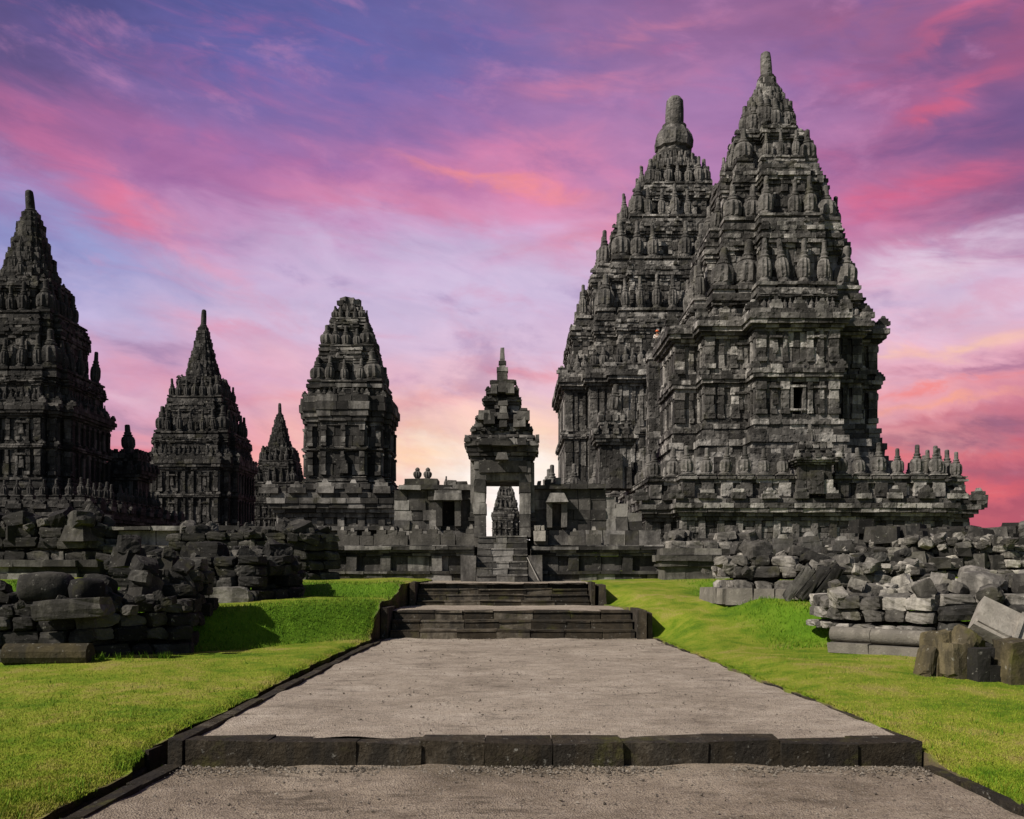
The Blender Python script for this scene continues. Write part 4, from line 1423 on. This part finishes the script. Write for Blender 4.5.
AC = (-32.6, 61.0)
AR = [(-2.7, 2.7, -3.9, 3.9), (-3.4, 3.4, -3.4, 3.4), (-4.0, 4.0, -2.7, 2.7)]
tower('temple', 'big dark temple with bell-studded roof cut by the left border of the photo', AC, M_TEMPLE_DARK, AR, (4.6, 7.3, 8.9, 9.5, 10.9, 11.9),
      [(.94, 12, 13.7, .8, .75), (.73, 14, 17.6, 2.2, .78), (.50, 18, 20.6, 1.95, .76)],
      ('pillar', 24, 1.62, 4.85, 1.6, .9), base=dict(z0=2.3, z1=5.0, rects=[(-7, 7, -7, 7)]),
      balus=dict(z0=5.0, h=.55, rects=[(-6.9, 6.9, -6.9, 6.9)], step=.78, fh=1.05), k=.72)
shrine('stair_shrine', 'little black shrine with ringed pinnacle beside the leftmost big temple', -28.1, 66.0, 4.9, 2.5, 7.0, M_TEMPLE_DARK, open_=False)

NC = (-31.2, 91.0)
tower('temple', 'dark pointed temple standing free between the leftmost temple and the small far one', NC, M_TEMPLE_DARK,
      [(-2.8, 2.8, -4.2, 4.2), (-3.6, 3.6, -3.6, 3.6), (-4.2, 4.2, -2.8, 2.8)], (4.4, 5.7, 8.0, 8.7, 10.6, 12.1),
      [(.95, 13, 14.0, .9, .8), (.70, 15, 17.7, 2.2, .80), (.48, 18, 20.3, 1.9, .78)],
      ('pillar', 24, 1.5, 5.3, 1.9, .7), base=dict(z0=2.3, z1=4.4, rects=[(-6, 6, -6, 6)]), k=.7, pitch=.8)

GCN = (-33.0, 128.0)
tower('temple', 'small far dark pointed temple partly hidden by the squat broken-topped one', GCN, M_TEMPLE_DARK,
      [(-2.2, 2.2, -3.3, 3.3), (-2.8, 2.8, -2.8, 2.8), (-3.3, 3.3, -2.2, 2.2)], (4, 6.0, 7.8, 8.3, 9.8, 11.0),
      [(.95, 12, 12.6, .8, .8), (.78, 13, 15.8, 2.0, .80), (.58, 16, 18.2, 1.7, .78)],
      ('pillar', 22, 1.5, 4.8, 1.7, .7), base=dict(z0=2.3, z1=4.2, rects=[(-5, 5, -5, 5)]), k=.6)

PC = (-8.95, 50.0)


def p_extra(root):
    mb = MB(.01)                                            # seated figure in the relief panel
    mb.cbox(PC[0], PC[1] - 2.5, 6.45, .3, .12, .5)
    mb.cbox(PC[0], PC[1] - 2.5, 6.95, .22, .12, .16)
    mb.cbox(PC[0], PC[1] - 2.5, 7.11, .14, .12, .32, 0, .8)
    mb.cbox(PC[0], PC[1] - 2.5, 7.43, .08, .1, .18, 0, .8)
    mb.build('relief_figure', M_TEMPLE_DARK, root)


apit = tower('temple', 'squat temple with a broken flat top on a moulded plinth left of the gate', PC, M_WALL,
             [(-1.1, 1.1, -2.3, 2.3), (-1.9, 1.9, -1.9, 1.9), (-2.2, 2.2, -1.2, 1.2)], (5.3, 6.35, 7.6, 7.9, 9.0, 10.6),
             [(.90, 10, 11.1, .5, .8), (.70, 12, 13.2, 1.35, 1.0), (.47, 14, 14.9, 1.05, 1.0), (.32, 15, 15.6, .7, .95)], ('broken', 15.7, .62, .4, .5, 1.0),
             base=dict(z0=2.3, z1=5.3, rects=[(-3.0, 3.3, -3.6, 3.6)]), extra=p_extra, k=.5, pitch=1.05)


def copy_tree(o, parent=None):
    c = o.copy()
    COL.objects.link(c)
    c.parent = parent
    for ch in list(o.children):
        copy_tree(ch, c)
    return c


far = copy_tree(apit)
far.location = (-1.05 - PC[0], 105.0, 0)
far['label'] = 'distant little temple seen through the open doorway of the gate'

# ------------------------------------------------------------------ rubble
def stone_mesh(k, carved=False):
    r = np.random.RandomState(100 + k)
    n = 6
    g = np.linspace(-1, 1, n)
    V, F, idx = [], [], {}

    def vid(p):
        key = tuple(np.round(p, 4))
        if key not in idx:
            idx[key] = len(V)
            V.append(np.array(p, float))
        return idx[key]
    for ax in range(3):
        for sg in (-1, 1):
            u, v = (ax + 1) % 3, (ax + 2) % 3
            for i in range(n - 1):
                for j in range(n - 1):
                    q = []
                    for (a, b) in ((i, j), (i + 1, j), (i + 1, j + 1), (i, j + 1)):
                        p = [0, 0, 0]
                        p[ax], p[u], p[v] = sg, g[a], g[b]
                        q.append(vid(p))
                    F.append(q if sg > 0 else q[::-1])
    V = np.array(V)
    # worn, chipped corners
    ex_ = np.sum(np.abs(V) > .99, axis=1)
    amp = np.where(ex_ == 3, .11, np.where(ex_ == 2, .04, .0))
    V = V - np.sign(V) * (np.abs(V) > .99) * (amp * r.uniform(.2, 1.3, len(V)))[:, None]
    for q in range(r.randint(2, 6)):                      # broken corner planes
        d = r.normal(0, 1, 3)
        d /= np.linalg.norm(d)
        off = np.dot(V, d)
        lim = off.max() * r.uniform(.68, .9)
        V = V - np.outer(np.maximum(off - lim, 0), d)
    V = V + r.normal(0, .03, V.shape)
    ph = r.uniform(0, 6, 6)
    V = V + .035 * np.stack([np.sin(V[:, 1] * 2.3 + ph[0]) + np.sin(V[:, 2] * 3 + ph[1]), np.sin(V[:, 0] * 2 + ph[2]), np.sin(V[:, 0] * 2.7 + ph[3]) + np.sin(V[:, 1] * 2 + ph[4])], -1)
    return V * .5, [tuple(q) for q in F]


STV = [stone_mesh(k) for k in range(20)]
BOULDER = []
for k in range(2):
    V, F = stone_mesh(40 + k)
    r = np.linalg.norm(V, axis=1)[:, None]
    V = V * (1 - .55) + .55 * V / r * .5
    BOULDER.append((V, F))
STM = {}


def stone_obj(x, y, z, sx, sy, sz, rz=0.0, rx=0.0, ry=0.0, mat=None, kind=None, name='stone_block', label=None, cat='stone', group=None):
    """z is the underside"""
    k = rnd.randrange(len(STV)) if kind is None else kind
    key = (k, mat.name)
    if key not in STM:
        V, F = BOULDER[-k - 1] if k < 0 else STV[k]
        STM[key] = mesh_from(name, V, F, mat, k < 0)
    o = bpy.data.objects.new(name, STM[key])
    COL.objects.link(o)
    o.location = (x, y, z + sz / 2)
    o.scale = (sx, sy, sz)
    o.rotation_euler = (rx, ry, rz)
    return tag(o, label, cat, group)


FILL = MB(.05)
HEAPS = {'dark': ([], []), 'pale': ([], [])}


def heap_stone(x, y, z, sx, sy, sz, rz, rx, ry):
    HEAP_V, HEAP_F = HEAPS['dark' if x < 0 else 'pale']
    from mathutils import Euler
    V, F = STV[rnd.randrange(len(STV))]
    M = np.array(Euler((rx, ry, rz)).to_matrix())
    P = (V * np.array([sx, sy, sz])) @ M.T + np.array([x, y, z + sz / 2])
    HEAP_F.append(np.array(F) + sum(len(v) for v in HEAP_V))
    HEAP_V.append(P)



def fill(x, y, z, s):
    FILL.cbox(x, y, z, s * rnd.uniform(.7, 1.2), s * rnd.uniform(.7, 1.2), s * rnd.uniform(.9, 1.5), rnd.uniform(0, 3), rnd.uniform(.7, 1.0))


def debris(spots, ztop, n, size):
    for k in range(n):
        x, y, r_ = rnd.choice(spots)
        x, y = x + rnd.gauss(0, r_ * .5), y + rnd.gauss(0, r_ * .35)
        s = size * rnd.uniform(.5, 1.4)
        heap_stone(x, y, ztop - .12 + rnd.uniform(-.12, .14), s * rnd.uniform(.8, 1.6), s * rnd.uniform(.7, 1.1), s * rnd.uniform(.45, .9), rnd.uniform(0, 3.1), rnd.uniform(-.5, .5), rnd.uniform(-.5, .5))


def pile_wall(line, z0f, hs, bl, depth, mat, label, group, drop=0.0, topn=0, topw=1.2, jut=.05, tops=.42, skipf=0.0, solo=True):
    """coursed stones along a line of ground points, packing behind, loose stones on top"""
    segs = []
    for (a, b) in zip(line[:-1], line[1:]):
        segs.append((a, b, math.hypot(b[0] - a[0], b[1] - a[1])))
    z = 0.0
    for ci, h in enumerate(hs):
        for (a, b, L) in segs:
            ang = math.atan2(b[1] - a[1], b[0] - a[0])
            nx, ny = -math.sin(ang), math.cos(ang)          # inwards
            for p, q in cuts(0, L, bl * rnd.uniform(.85, 1.2)):
                if ci > 0 and rnd.random() < skipf * ci:
                    continue
                m = (p + q) / 2
                back = depth / 2 + drop * ci + rnd.uniform(-jut, jut)
                x = a[0] + math.cos(ang) * m + nx * back
                y = a[1] + math.sin(ang) * m + ny * back
                (stone_obj if solo else heap_stone)(x, y, z0f(x, y) + z - (.06 if ci == 0 else 0), (q - p) * rnd.uniform(.92, 1.02), depth * rnd.uniform(.85, 1.15), h * rnd.uniform(.92, 1.03),
                          ang + rnd.uniform(-.07, .07), rnd.uniform(-.04, .04), rnd.uniform(-.05, .05), *((mat, None, 'stone_block', label, 'stone', group) if solo else ()))
                if ci < len(hs) - 1:
                    fill(x + nx * depth * .9, y + ny * depth * .9, z0f(x, y) + z - .05, h * .8)
        z += h
    # loose stones on top, over the area behind the line
    for k in range(topn):
        a, b, L = rnd.choices(segs, [s[2] for s in segs])[0]
        ang = math.atan2(b[1] - a[1], b[0] - a[0])
        nx, ny = -math.sin(ang), math.cos(ang)
        m, w = rnd.uniform(0.05, .95) * L, rnd.uniform(.15, topw)
        x, y = a[0] + math.cos(ang) * m + nx * (w + depth * .4), a[1] + math.sin(ang) * m + ny * (w + depth * .4)
        s = rnd.uniform(.6, 1.25) * tops
        zt = z0f(x, y) + z - .10 + .22 * min(1, w / topw) * rnd.random()
        stone_obj(x, y, zt, s * rnd.uniform(.8, 1.5), s * rnd.uniform(.7, 1.0), s * rnd.uniform(.5, .8), rnd.uniform(0, 3.1), rnd.uniform(-.45, .45), rnd.uniform(-.45, .45),
                  mat, None, 'stone_block', label, 'stone', group)
        fill(x, y, zt - s * .5, s * .55)
    return z


gzf = lambda x, y: float(ground_z(x, y))
flat = lambda h: (lambda x, y: h)

# near pile at the left edge of the lawn
L1 = 'dark stone block in the near rubble pile cut by the left photo border'
G1 = 'stones of the near left rubble pile'
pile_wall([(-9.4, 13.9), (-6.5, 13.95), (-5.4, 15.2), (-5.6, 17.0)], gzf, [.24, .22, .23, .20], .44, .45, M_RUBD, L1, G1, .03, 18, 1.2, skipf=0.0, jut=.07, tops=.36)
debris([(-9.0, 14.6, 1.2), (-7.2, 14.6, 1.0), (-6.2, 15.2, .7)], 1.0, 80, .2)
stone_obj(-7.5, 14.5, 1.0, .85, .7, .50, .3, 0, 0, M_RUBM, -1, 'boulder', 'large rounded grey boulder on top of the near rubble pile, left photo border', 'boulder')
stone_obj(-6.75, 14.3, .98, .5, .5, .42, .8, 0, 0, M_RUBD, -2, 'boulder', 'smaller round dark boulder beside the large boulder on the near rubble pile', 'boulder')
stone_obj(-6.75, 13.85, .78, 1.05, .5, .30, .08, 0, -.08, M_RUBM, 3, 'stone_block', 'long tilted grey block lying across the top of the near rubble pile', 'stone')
cyl = MB(.006)
seg = 12
Vc, Fc = [], []
for e in (-.62, .62):
    for i in range(seg):
        a = 2 * math.pi * i / seg
        Vc.append((e, .17 * math.cos(a), .17 * math.sin(a)))
for i in range(seg):
    j = (i + 1) % seg
    Fc.append((i, j, seg + j, seg + i))
Fc += [tuple(range(seg))[::-1], tuple(range(seg, 2 * seg))]
cyl.poly(Vc, Fc)
co = cyl.build('moulding_stone', M_MOSSY)
co.location = (-6.98, 13.55, gzf(-6.98, 13.55) + .13)
co.rotation_euler = (.2, 0, .04)
tag(co, 'brown half-round moulding stone lying in the grass before the near rubble pile', 'stone')

# second pile on the left, on the upper lawn
L2 = 'weathered dark block of the second rubble pile on the upper left lawn'
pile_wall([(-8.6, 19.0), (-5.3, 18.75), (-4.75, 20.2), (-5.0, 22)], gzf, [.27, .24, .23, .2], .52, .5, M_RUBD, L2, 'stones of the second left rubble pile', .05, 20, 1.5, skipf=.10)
for (x, y, w) in ((-7.15, 18.7, .95), (-5.75, 18.55, .8)):
    stone_obj(x, y, gzf(x, y) - .05, w, .5, .36, .02, 0, 0, M_RUB, None, 'stone_block', 'squared grey foundation block at the foot of the second left rubble pile', 'stone', 'foundation blocks of the second left pile')

debris([(-8.2, 19.8, 1.2), (-6.6, 19.7, 1.2), (-5.6, 19.9, .6)], 1.68, 80, .24)
# far left pile with moulded base
L3 = 'dark block heaped in the far rubble heap under the leftmost temple'
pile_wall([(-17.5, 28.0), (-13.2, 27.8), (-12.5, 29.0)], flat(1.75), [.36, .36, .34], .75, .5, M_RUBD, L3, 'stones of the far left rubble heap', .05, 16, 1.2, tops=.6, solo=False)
mb = MB(.015)
for (z0, z1, d) in ((.95, 1.35, 0), (1.35, 1.55, -.06), (1.55, 1.76, .12)):
    for p, q in cuts(-17.6, -13.4, 1.2):
        mb.box(p, q - .01, 27.75 - d, 28.5, z0, z1 - .004)
    mb.box(-13.4, -12.8, 27.9 - d, 28.9, z0, z1 - .004)
tag(mb.build('moulded_plinth', M_WALL), 'low moulded plinth of long stones under the far left rubble heap', 'plinth')

# pile against the long wall, left of the squat temple
L4 = 'rough grey block in the coursed rubble wall below the squat broken-topped temple'
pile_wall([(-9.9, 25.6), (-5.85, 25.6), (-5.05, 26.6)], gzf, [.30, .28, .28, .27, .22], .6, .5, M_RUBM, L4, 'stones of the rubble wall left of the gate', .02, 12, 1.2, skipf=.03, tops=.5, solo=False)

debris([(-8.8, 26.4, .8), (-7.4, 26.3, 1), (-6, 26.3, .8)], 2.45, 70, .3)
debris([(-16, 28.8, 1), (-14.5, 28.8, 1), (-13.5, 28.8, .6)], 2.8, 60, .32)
# front pile on the right
L5 = 'pale grey cut block in the coursed rubble wall nearest on the right-hand lawn'
G5 = 'stones of the front right rubble wall'
mb = MB(.012)
a5, b5 = (5.6, 15.75), (6.75, 14.6)
an5 = math.atan2(b5[1] - a5[1], b5[0] - a5[0])
L_ = math.hypot(b5[0] - a5[0], b5[1] - a5[1])
root5 = empty('moulded_plinth')
tag(root5, 'rounded pale base moulding along the foot of the front right rubble wall', 'plinth')
for p, q in cuts(0, L_, .7):
    m = (p + q) / 2
    cx, cy = a5[0] + math.cos(an5) * m, a5[1] + math.sin(an5) * m
    z0 = .27
    Vc, Fc = [], []
    for e in (-(q - p) / 2 + .004, (q - p) / 2 - .004):
        for i in range(13):
            a = -math.pi / 2 - math.pi * i / 12
            u, v = .10 * math.cos(a) - .02, .125 * math.sin(a) + .13
            Vc.append((cx + math.cos(an5) * e - math.sin(an5) * u, cy + math.sin(an5) * e + math.cos(an5) * u, z0 + v + rnd.uniform(-.004, .004)))
        for (u, v) in ((.5, .255), (.5, .005)):
            Vc.append((cx + math.cos(an5) * e - math.sin(an5) * u, cy + math.sin(an5) * e + math.cos(an5) * u, z0 + v))
    k = 15
    for i in range(k):
        j = (i + 1) % k
        Fc.append((i, j, k + j, k + i))
    Fc += [tuple(range(k))[::-1], tuple(range(k, 2 * k))]
    mb.poly(Vc, Fc)
    mb.cbox(cx + math.sin(an5) * -.02, cy - math.cos(an5) * .02, .10, (q - p) / 2 - .004, .22, .16, an5)
mb.build('moulding', M_PALE, root5)
pile_wall([(5.6, 17.2), (5.66, 15.8), (6.85, 14.65)], flat(.52), [.12, .2, .22], .38, .45, M_RUB, L5, G5, .02, 0, 1.0)
pile_wall([(5.8, 16.0), (7.0, 14.8), (10.5, 14.3)], flat(.98), [.20], .5, .5, M_RUB, 'tumbled grey block on top of the front right rubble wall', 'loose stones of the front right rubble wall', .10, 16, 1.6, skipf=.25, tops=.4)
pile_wall([(6.95, 14.5), (10.5, 14.0)], flat(.15), [.26, .28, .26], .5, .5, M_RUBD, 'dark block low in the front right rubble behind the upright square stones', 'low dark stones of the front right rubble', .05, 0, 1.0)
debris([(6.6, 16.0, .8), (7.6, 15.7, 1), (9, 15.4, 1.2)], 1.15, 110, .26)
# single stones in front of it
stone_obj(5.86, 12.75, .02, .10, .30, .44, .25, .05, .22, M_MOSSY, 2, 'stone_slab', 'thin yellowish slab leaning against the upright brown blocks on the right lawn', 'stone')
stone_obj(6.04, 12.85, .0, .24, .40, .66, .2, 0, .02, M_MOSSY, 5, 'stone_block', 'taller brown upright block just right of the thin leaning slab', 'stone')
stone_obj(6.2, 12.6, -.02, .36, .36, .54, .28, 0, 0, M_MOSSY, 8, 'stone_block', 'square dark-faced upright block between the tall brown block and the notched one', 'stone')
nt = MB(.012)
nt.box(-.26, .0, -.2, .2, 0, .46)
nt.box(.004, .27, -.2, .2, 0, .24)
nt.box(.10, .26, -.05, .2, .24, .45)
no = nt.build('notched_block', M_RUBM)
no.scale = (.72, 1, 1.05)
no.location = (6.48, 12.42, -.02)
no.rotation_euler = (0, 0, .1)
tag(no, 'dark block with a stepped notch between the square block and the yellow mossy one', 'stone')
stone_obj(6.93, 12.28, -.02, .58, .5, .60, .12, 0, 0, M_MOSSY, 11, 'stone_block', 'large yellow-mossed cube of stone at the right border of the photo', 'stone')
pale = MB(.008)
pale.box(-.45, .45, -.09, .12, -.3, .3)
pale.box(-.42, .05, -.13, -.09, -.24, -.19)
pale.box(.10, .15, -.15, -.09, -.3, .3)
pale.box(.30, .36, -.15, -.09, -.3, .3)
po = pale.build('carved_slab', M_PALE)
po.location = (7.25, 13.2, .68)
po.rotation_euler = (R(-42), R(28), R(-18))
tag(po, 'pale carved slab lying tilted on the front right rubble', 'slab')
stone_obj(6.75, 13.3, .28, .42, .36, .34, .6, .3, .5, M_MOSSY, 6, 'stone_block', 'tilted brown block wedged between the pale carved slab and the notched block', 'stone')

# middle pile on the right
L6 = 'grey block of the middle right rubble pile resting on the pale slanted plinth'
mb = MB(.014)
for (a, b) in (((4.55, 21.6), (4.75, 20.0)), ((4.75, 20.0), (6.5, 19.2))):
    an = math.atan2(b[1] - a[1], b[0] - a[0])
    L_ = math.hypot(b[0] - a[0], b[1] - a[1])
    for p, q in cuts(0, L_, .45):
        m = (p + q) / 2
        mb.cbox(a[0] + math.cos(an) * m - math.sin(an) * .2, a[1] + math.sin(an) * m + math.cos(an) * .2, .72, (q - p) / 2 - .006, .28, .36, an, .93)
tag(mb.build('sloping_plinth', M_PALE), 'pale sloping plinth stones at the foot of the middle right rubble pile', 'plinth')
pile_wall([(4.75, 21.6), (4.9, 20.15), (6.6, 19.4)], flat(1.07), [.25, .26, .24], .5, .45, M_RUB, L6, 'stones of the middle right rubble pile', .06, 8, .9, skipf=.08)
pile_wall([(6.5, 18.9), (9.3, 18.9)], gzf, [.32, .28, .24], .5, .6, M_RUBD, 'dark tumbled block between the middle and the front right rubble', 'dark tumbled stones between the right piles', .28, 10, 2.2, skipf=.1, jut=.2, tops=.36, solo=False)
for k in range(3):
    stone_obj(6.0 + k * .26, 18.85 - .12 * k, .80, .22, .5, .85, -.3, 0, R(38), M_RUBD, None, 'leaning_slab', 'thin dark slab leaning diagonally in a row at the middle right rubble pile', 'slab', 'leaning slabs of the middle right pile')

debris([(5.6, 20.6, .7), (7, 20.0, 1.2), (8.4, 19.8, 1.2)], 1.55, 130, .26)
# ruined base farther back on the right
rb = MB(.018)
for (z0, z1, d) in ((.95, 1.56, 0.0), (1.56, 1.72, .10), (1.72, 1.9, .18), (1.9, 2.1, .05)):
    for p, q in cuts(4.62 - d, 8.0, .8):
        rb.box(p, q - .008, 27.3 - d, 28.3, z0, z1 - .004)
    for p, q in cuts(27.32 - d, 30, .8):
        rb.box(4.62 - d, 5.6, p, q - .008, z0, z1 - .004)
tag(rb.build('ruined_base', M_RUBW), 'small ruined moulded base on the lawn below the tallest temple', 'ruin')
pile_wall([(4.75, 27.4), (7.8, 27.5)], flat(2.1), [.3], .55, .5, M_RUB, 'broken stone lying on the small ruined base', 'broken stones on the small ruined base', .1, 9, 1.0, skipf=.3)

# long rubble wall on the far right
L8 = 'pale broken block in the long rubble heap below the base of the tallest temple'
pile_wall([(8.0, 33.0), (13.8, 33.0)], gzf, [.26, .24, .2], .6, .6, M_RUB, L8, 'stones of the heap below the tallest temple', .35, 16, 2.6, skipf=.15, tops=.42, solo=False)
pile_wall([(13.0, 31.8), (17.5, 31.3)], gzf, [.28, .27, .26, .24], .6, .6, M_RUB, 'sunlit block in the far rubble slope at the right photo border', 'stones of the far right rubble slope', .2, 14, 2.6, skipf=.1, tops=.5, solo=False)
pile_wall([(17.3, 31.3), (22.5, 31.0)], gzf, [.30, .28, .28, .27, .26], .6, .6, M_RUB, 'sunlit block in the far rubble slope at the right photo border', 'stones of the far right rubble slope', .2, 14, 2.6, skipf=.08, tops=.55, solo=False)
for k, (x, h) in enumerate(((8.3, .75), (10.3, .85), (11.4, .9), (12.6, .75))):
    mb = MB(.02)
    mb.cbox(0, 0, 0, .42, .2, h * .6)
    mb.cbox(0, 0, h * .58, .34, .18, h * .25)
    mb.cbox(0, 0, h * .82, .18, .16, h * .2, 0, .6)
    o = mb.build('antefix_stone', M_WALL)
    o.location = (x, 34.4, gzf(x, 34.4) + .55)
    o.rotation_euler = (rnd.uniform(-.08, .08), rnd.uniform(-.08, .08), rnd.uniform(-.3, .3))
    tag(o, 'upright leaf-shaped stone set on the heap below the tallest temple', 'stone', 'upright stones on the heap')
debris([(9, 34.0, 1.2), (11, 34.0, 1.2), (13, 33.6, 1.2)], 1.72, 190, .28)
debris([(15, 32.8, 1.2), (17, 32.6, 1.3), (19.5, 32.4, 1.5), (21, 32.4, 1.5)], 2.38, 330, .30)
# packing of all the heaps: small stones nobody could count
for k in range(420):
    t = rnd.random()
    x = 8.0 + t * 16
    y = rnd.uniform(33.5, 40)
    h = (.35 + .7 * max(0, (x - 13) / 8)) * (1 - abs(y - 36.5) / 4.5)
    fill(x, y, gzf(x, y) + max(0, h) - .2, rnd.uniform(.3, .6))
for k in range(260):
    x = rnd.uniform(13.8, 23)
    y = rnd.uniform(31.8, 36)
    fill(x, y, gzf(x, y) + min(1.35, (y - 31.2) * .6) * rnd.uniform(.4, 1.0), rnd.uniform(.25, .45))
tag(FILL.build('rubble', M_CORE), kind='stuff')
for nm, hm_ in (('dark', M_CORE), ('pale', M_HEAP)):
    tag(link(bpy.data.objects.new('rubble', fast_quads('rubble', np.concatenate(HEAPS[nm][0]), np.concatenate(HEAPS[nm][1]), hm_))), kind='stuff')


# ------------------------------------------------------------------ the worker on the pier
def skin(name, joints, bones, mat, parent, sub=1):
    me = bpy.data.meshes.new(name)
    me.from_pydata([j[:3] for j in joints], bones, [])
    me.materials.append(mat)
    o = bpy.data.objects.new(name, me)
    link(o, parent)
    mo = o.modifiers.new('skin', 'SKIN')
    sv = me.skin_vertices[0].data if me.skin_vertices else None
    if sv is None:
        return o
    for i, j in enumerate(joints):
        sv[i].radius = (j[3], j[3] * (j[4] if len(j) > 4 else 1))
        sv[i].use_root = i == 0
    s = o.modifiers.new('subsurf', 'SUBSURF')
    s.levels = s.render_levels = sub
    mo.use_smooth_shade = True
    return o


def skin_mesh(name, joints, bones, mat, parent, sub=1):
    me = bpy.data.meshes.new(name)
    me.from_pydata([j[:3] for j in joints], bones, [])
    me.materials.append(mat)
    o = bpy.data.objects.new(name, me)
    link(o, parent)
    mo = o.modifiers.new('skin', 'SKIN')
    if not me.skin_vertices:
        import bmesh
        bm = bmesh.new()
        bm.from_mesh(me)
        bm.verts.layers.skin.verify()
        bm.to_mesh(me)
        bm.free()
    sv = me.skin_vertices[0].data
    for i, j in enumerate(joints):
        sv[i].radius = (j[3], j[3] * (j[4] if len(j) > 4 else 1))
        sv[i].use_root = i == 0
    mo.use_smooth_shade = True
    s = o.modifiers.new('subsurf', 'SUBSURF')
    s.levels = s.render_levels = sub
    return o


M_SKIN = plain_mat('skin', (.32, .19, .13), .6, .08)
M_SHIRT = plain_mat('white_cloth', (.62, .55, .50), .9, .1)
M_HELM = plain_mat('orange_helmet', (.70, .16, .06), .4, .05)
px0, py0, pz0 = 12.12, 75.15, 19.41
J = [(0, 0, .92, .13, .8), (0, 0, 1.15, .13, .75), (0, 0, 1.38, .15, .7), (0, 0, 1.47, .055), (0, -.01, 1.56, .075), (0, -.01, 1.66, .09), (0, -.01, 1.73, .06),
     (-.19, 0, 1.38, .06), (-.27, -.04, 1.14, .048), (-.08, -.22, 1.12, .036), (.06, -.24, 1.13, .03),
     (.19, 0, 1.38, .06), (.27, -.04, 1.14, .048), (.08, -.24, 1.15, .036), (-.06, -.25, 1.16, .03),
     (-.10, 0, .86, .10), (-.11, -.02, .48, .065), (-.11, .02, .08, .042), (-.11, -.12, .03, .035),
     (.10, 0, .86, .10), (.11, -.02, .48, .065), (.11, .02, .08, .042), (.11, -.12, .03, .035), (0, -.11, 1.64, .022)]
Bn = [(0, 1), (1, 2), (2, 3), (3, 4), (4, 5), (5, 6), (2, 7), (7, 8), (8, 9), (9, 10), (2, 11), (11, 12), (12, 13), (13, 14), (0, 15), (15, 16), (16, 17), (17, 18), (0, 19), (19, 20), (20, 21), (21, 22), (5, 23)]
person = skin_mesh('person', J, Bn, M_SKIN, None, 2)
person.location = (px0, py0, pz0)
person.rotation_euler = (0, 0, R(-8))
tag(person, 'person in white clothes and orange helmet standing with folded arms high on a stone pier', 'person')
skin_mesh('shirt', [(0, 0, .90, .15, .85), (0, 0, 1.15, .15, .8), (0, 0, 1.40, .165, .72), (-.20, 0, 1.39, .08), (-.285, -.04, 1.16, .066), (-.16, -.16, 1.12, .055), (.20, 0, 1.39, .08), (.285, -.04, 1.16, .066), (.16, -.16, 1.15, .055)],
          [(0, 1), (1, 2), (2, 3), (3, 4), (4, 5), (2, 6), (6, 7), (7, 8)], M_SHIRT, person, 2)
skin_mesh('trousers', [(0, 0, .90, .145, .85), (-.10, 0, .84, .115), (-.11, -.02, .48, .085), (-.11, .02, .12, .068), (.10, 0, .84, .115), (.11, -.02, .48, .085), (.11, .02, .12, .068)],
          [(0, 1), (1, 2), (2, 3), (0, 4), (4, 5), (5, 6)], M_SHIRT, person, 2)
Vh, Fh = lathe([(.165, 0, 0), (.17, .02, 0), (.125, .03, 0), (.12, .08, 0), (.09, .13, 0), (.04, .155, 0), (.01, .16, 0)], 14)
hm = bpy.data.objects.new('helmet', mesh_from('helmet', Vh, Fh, M_HELM, True))
link(hm, person)
hm.location = (0, -.01, 1.67)
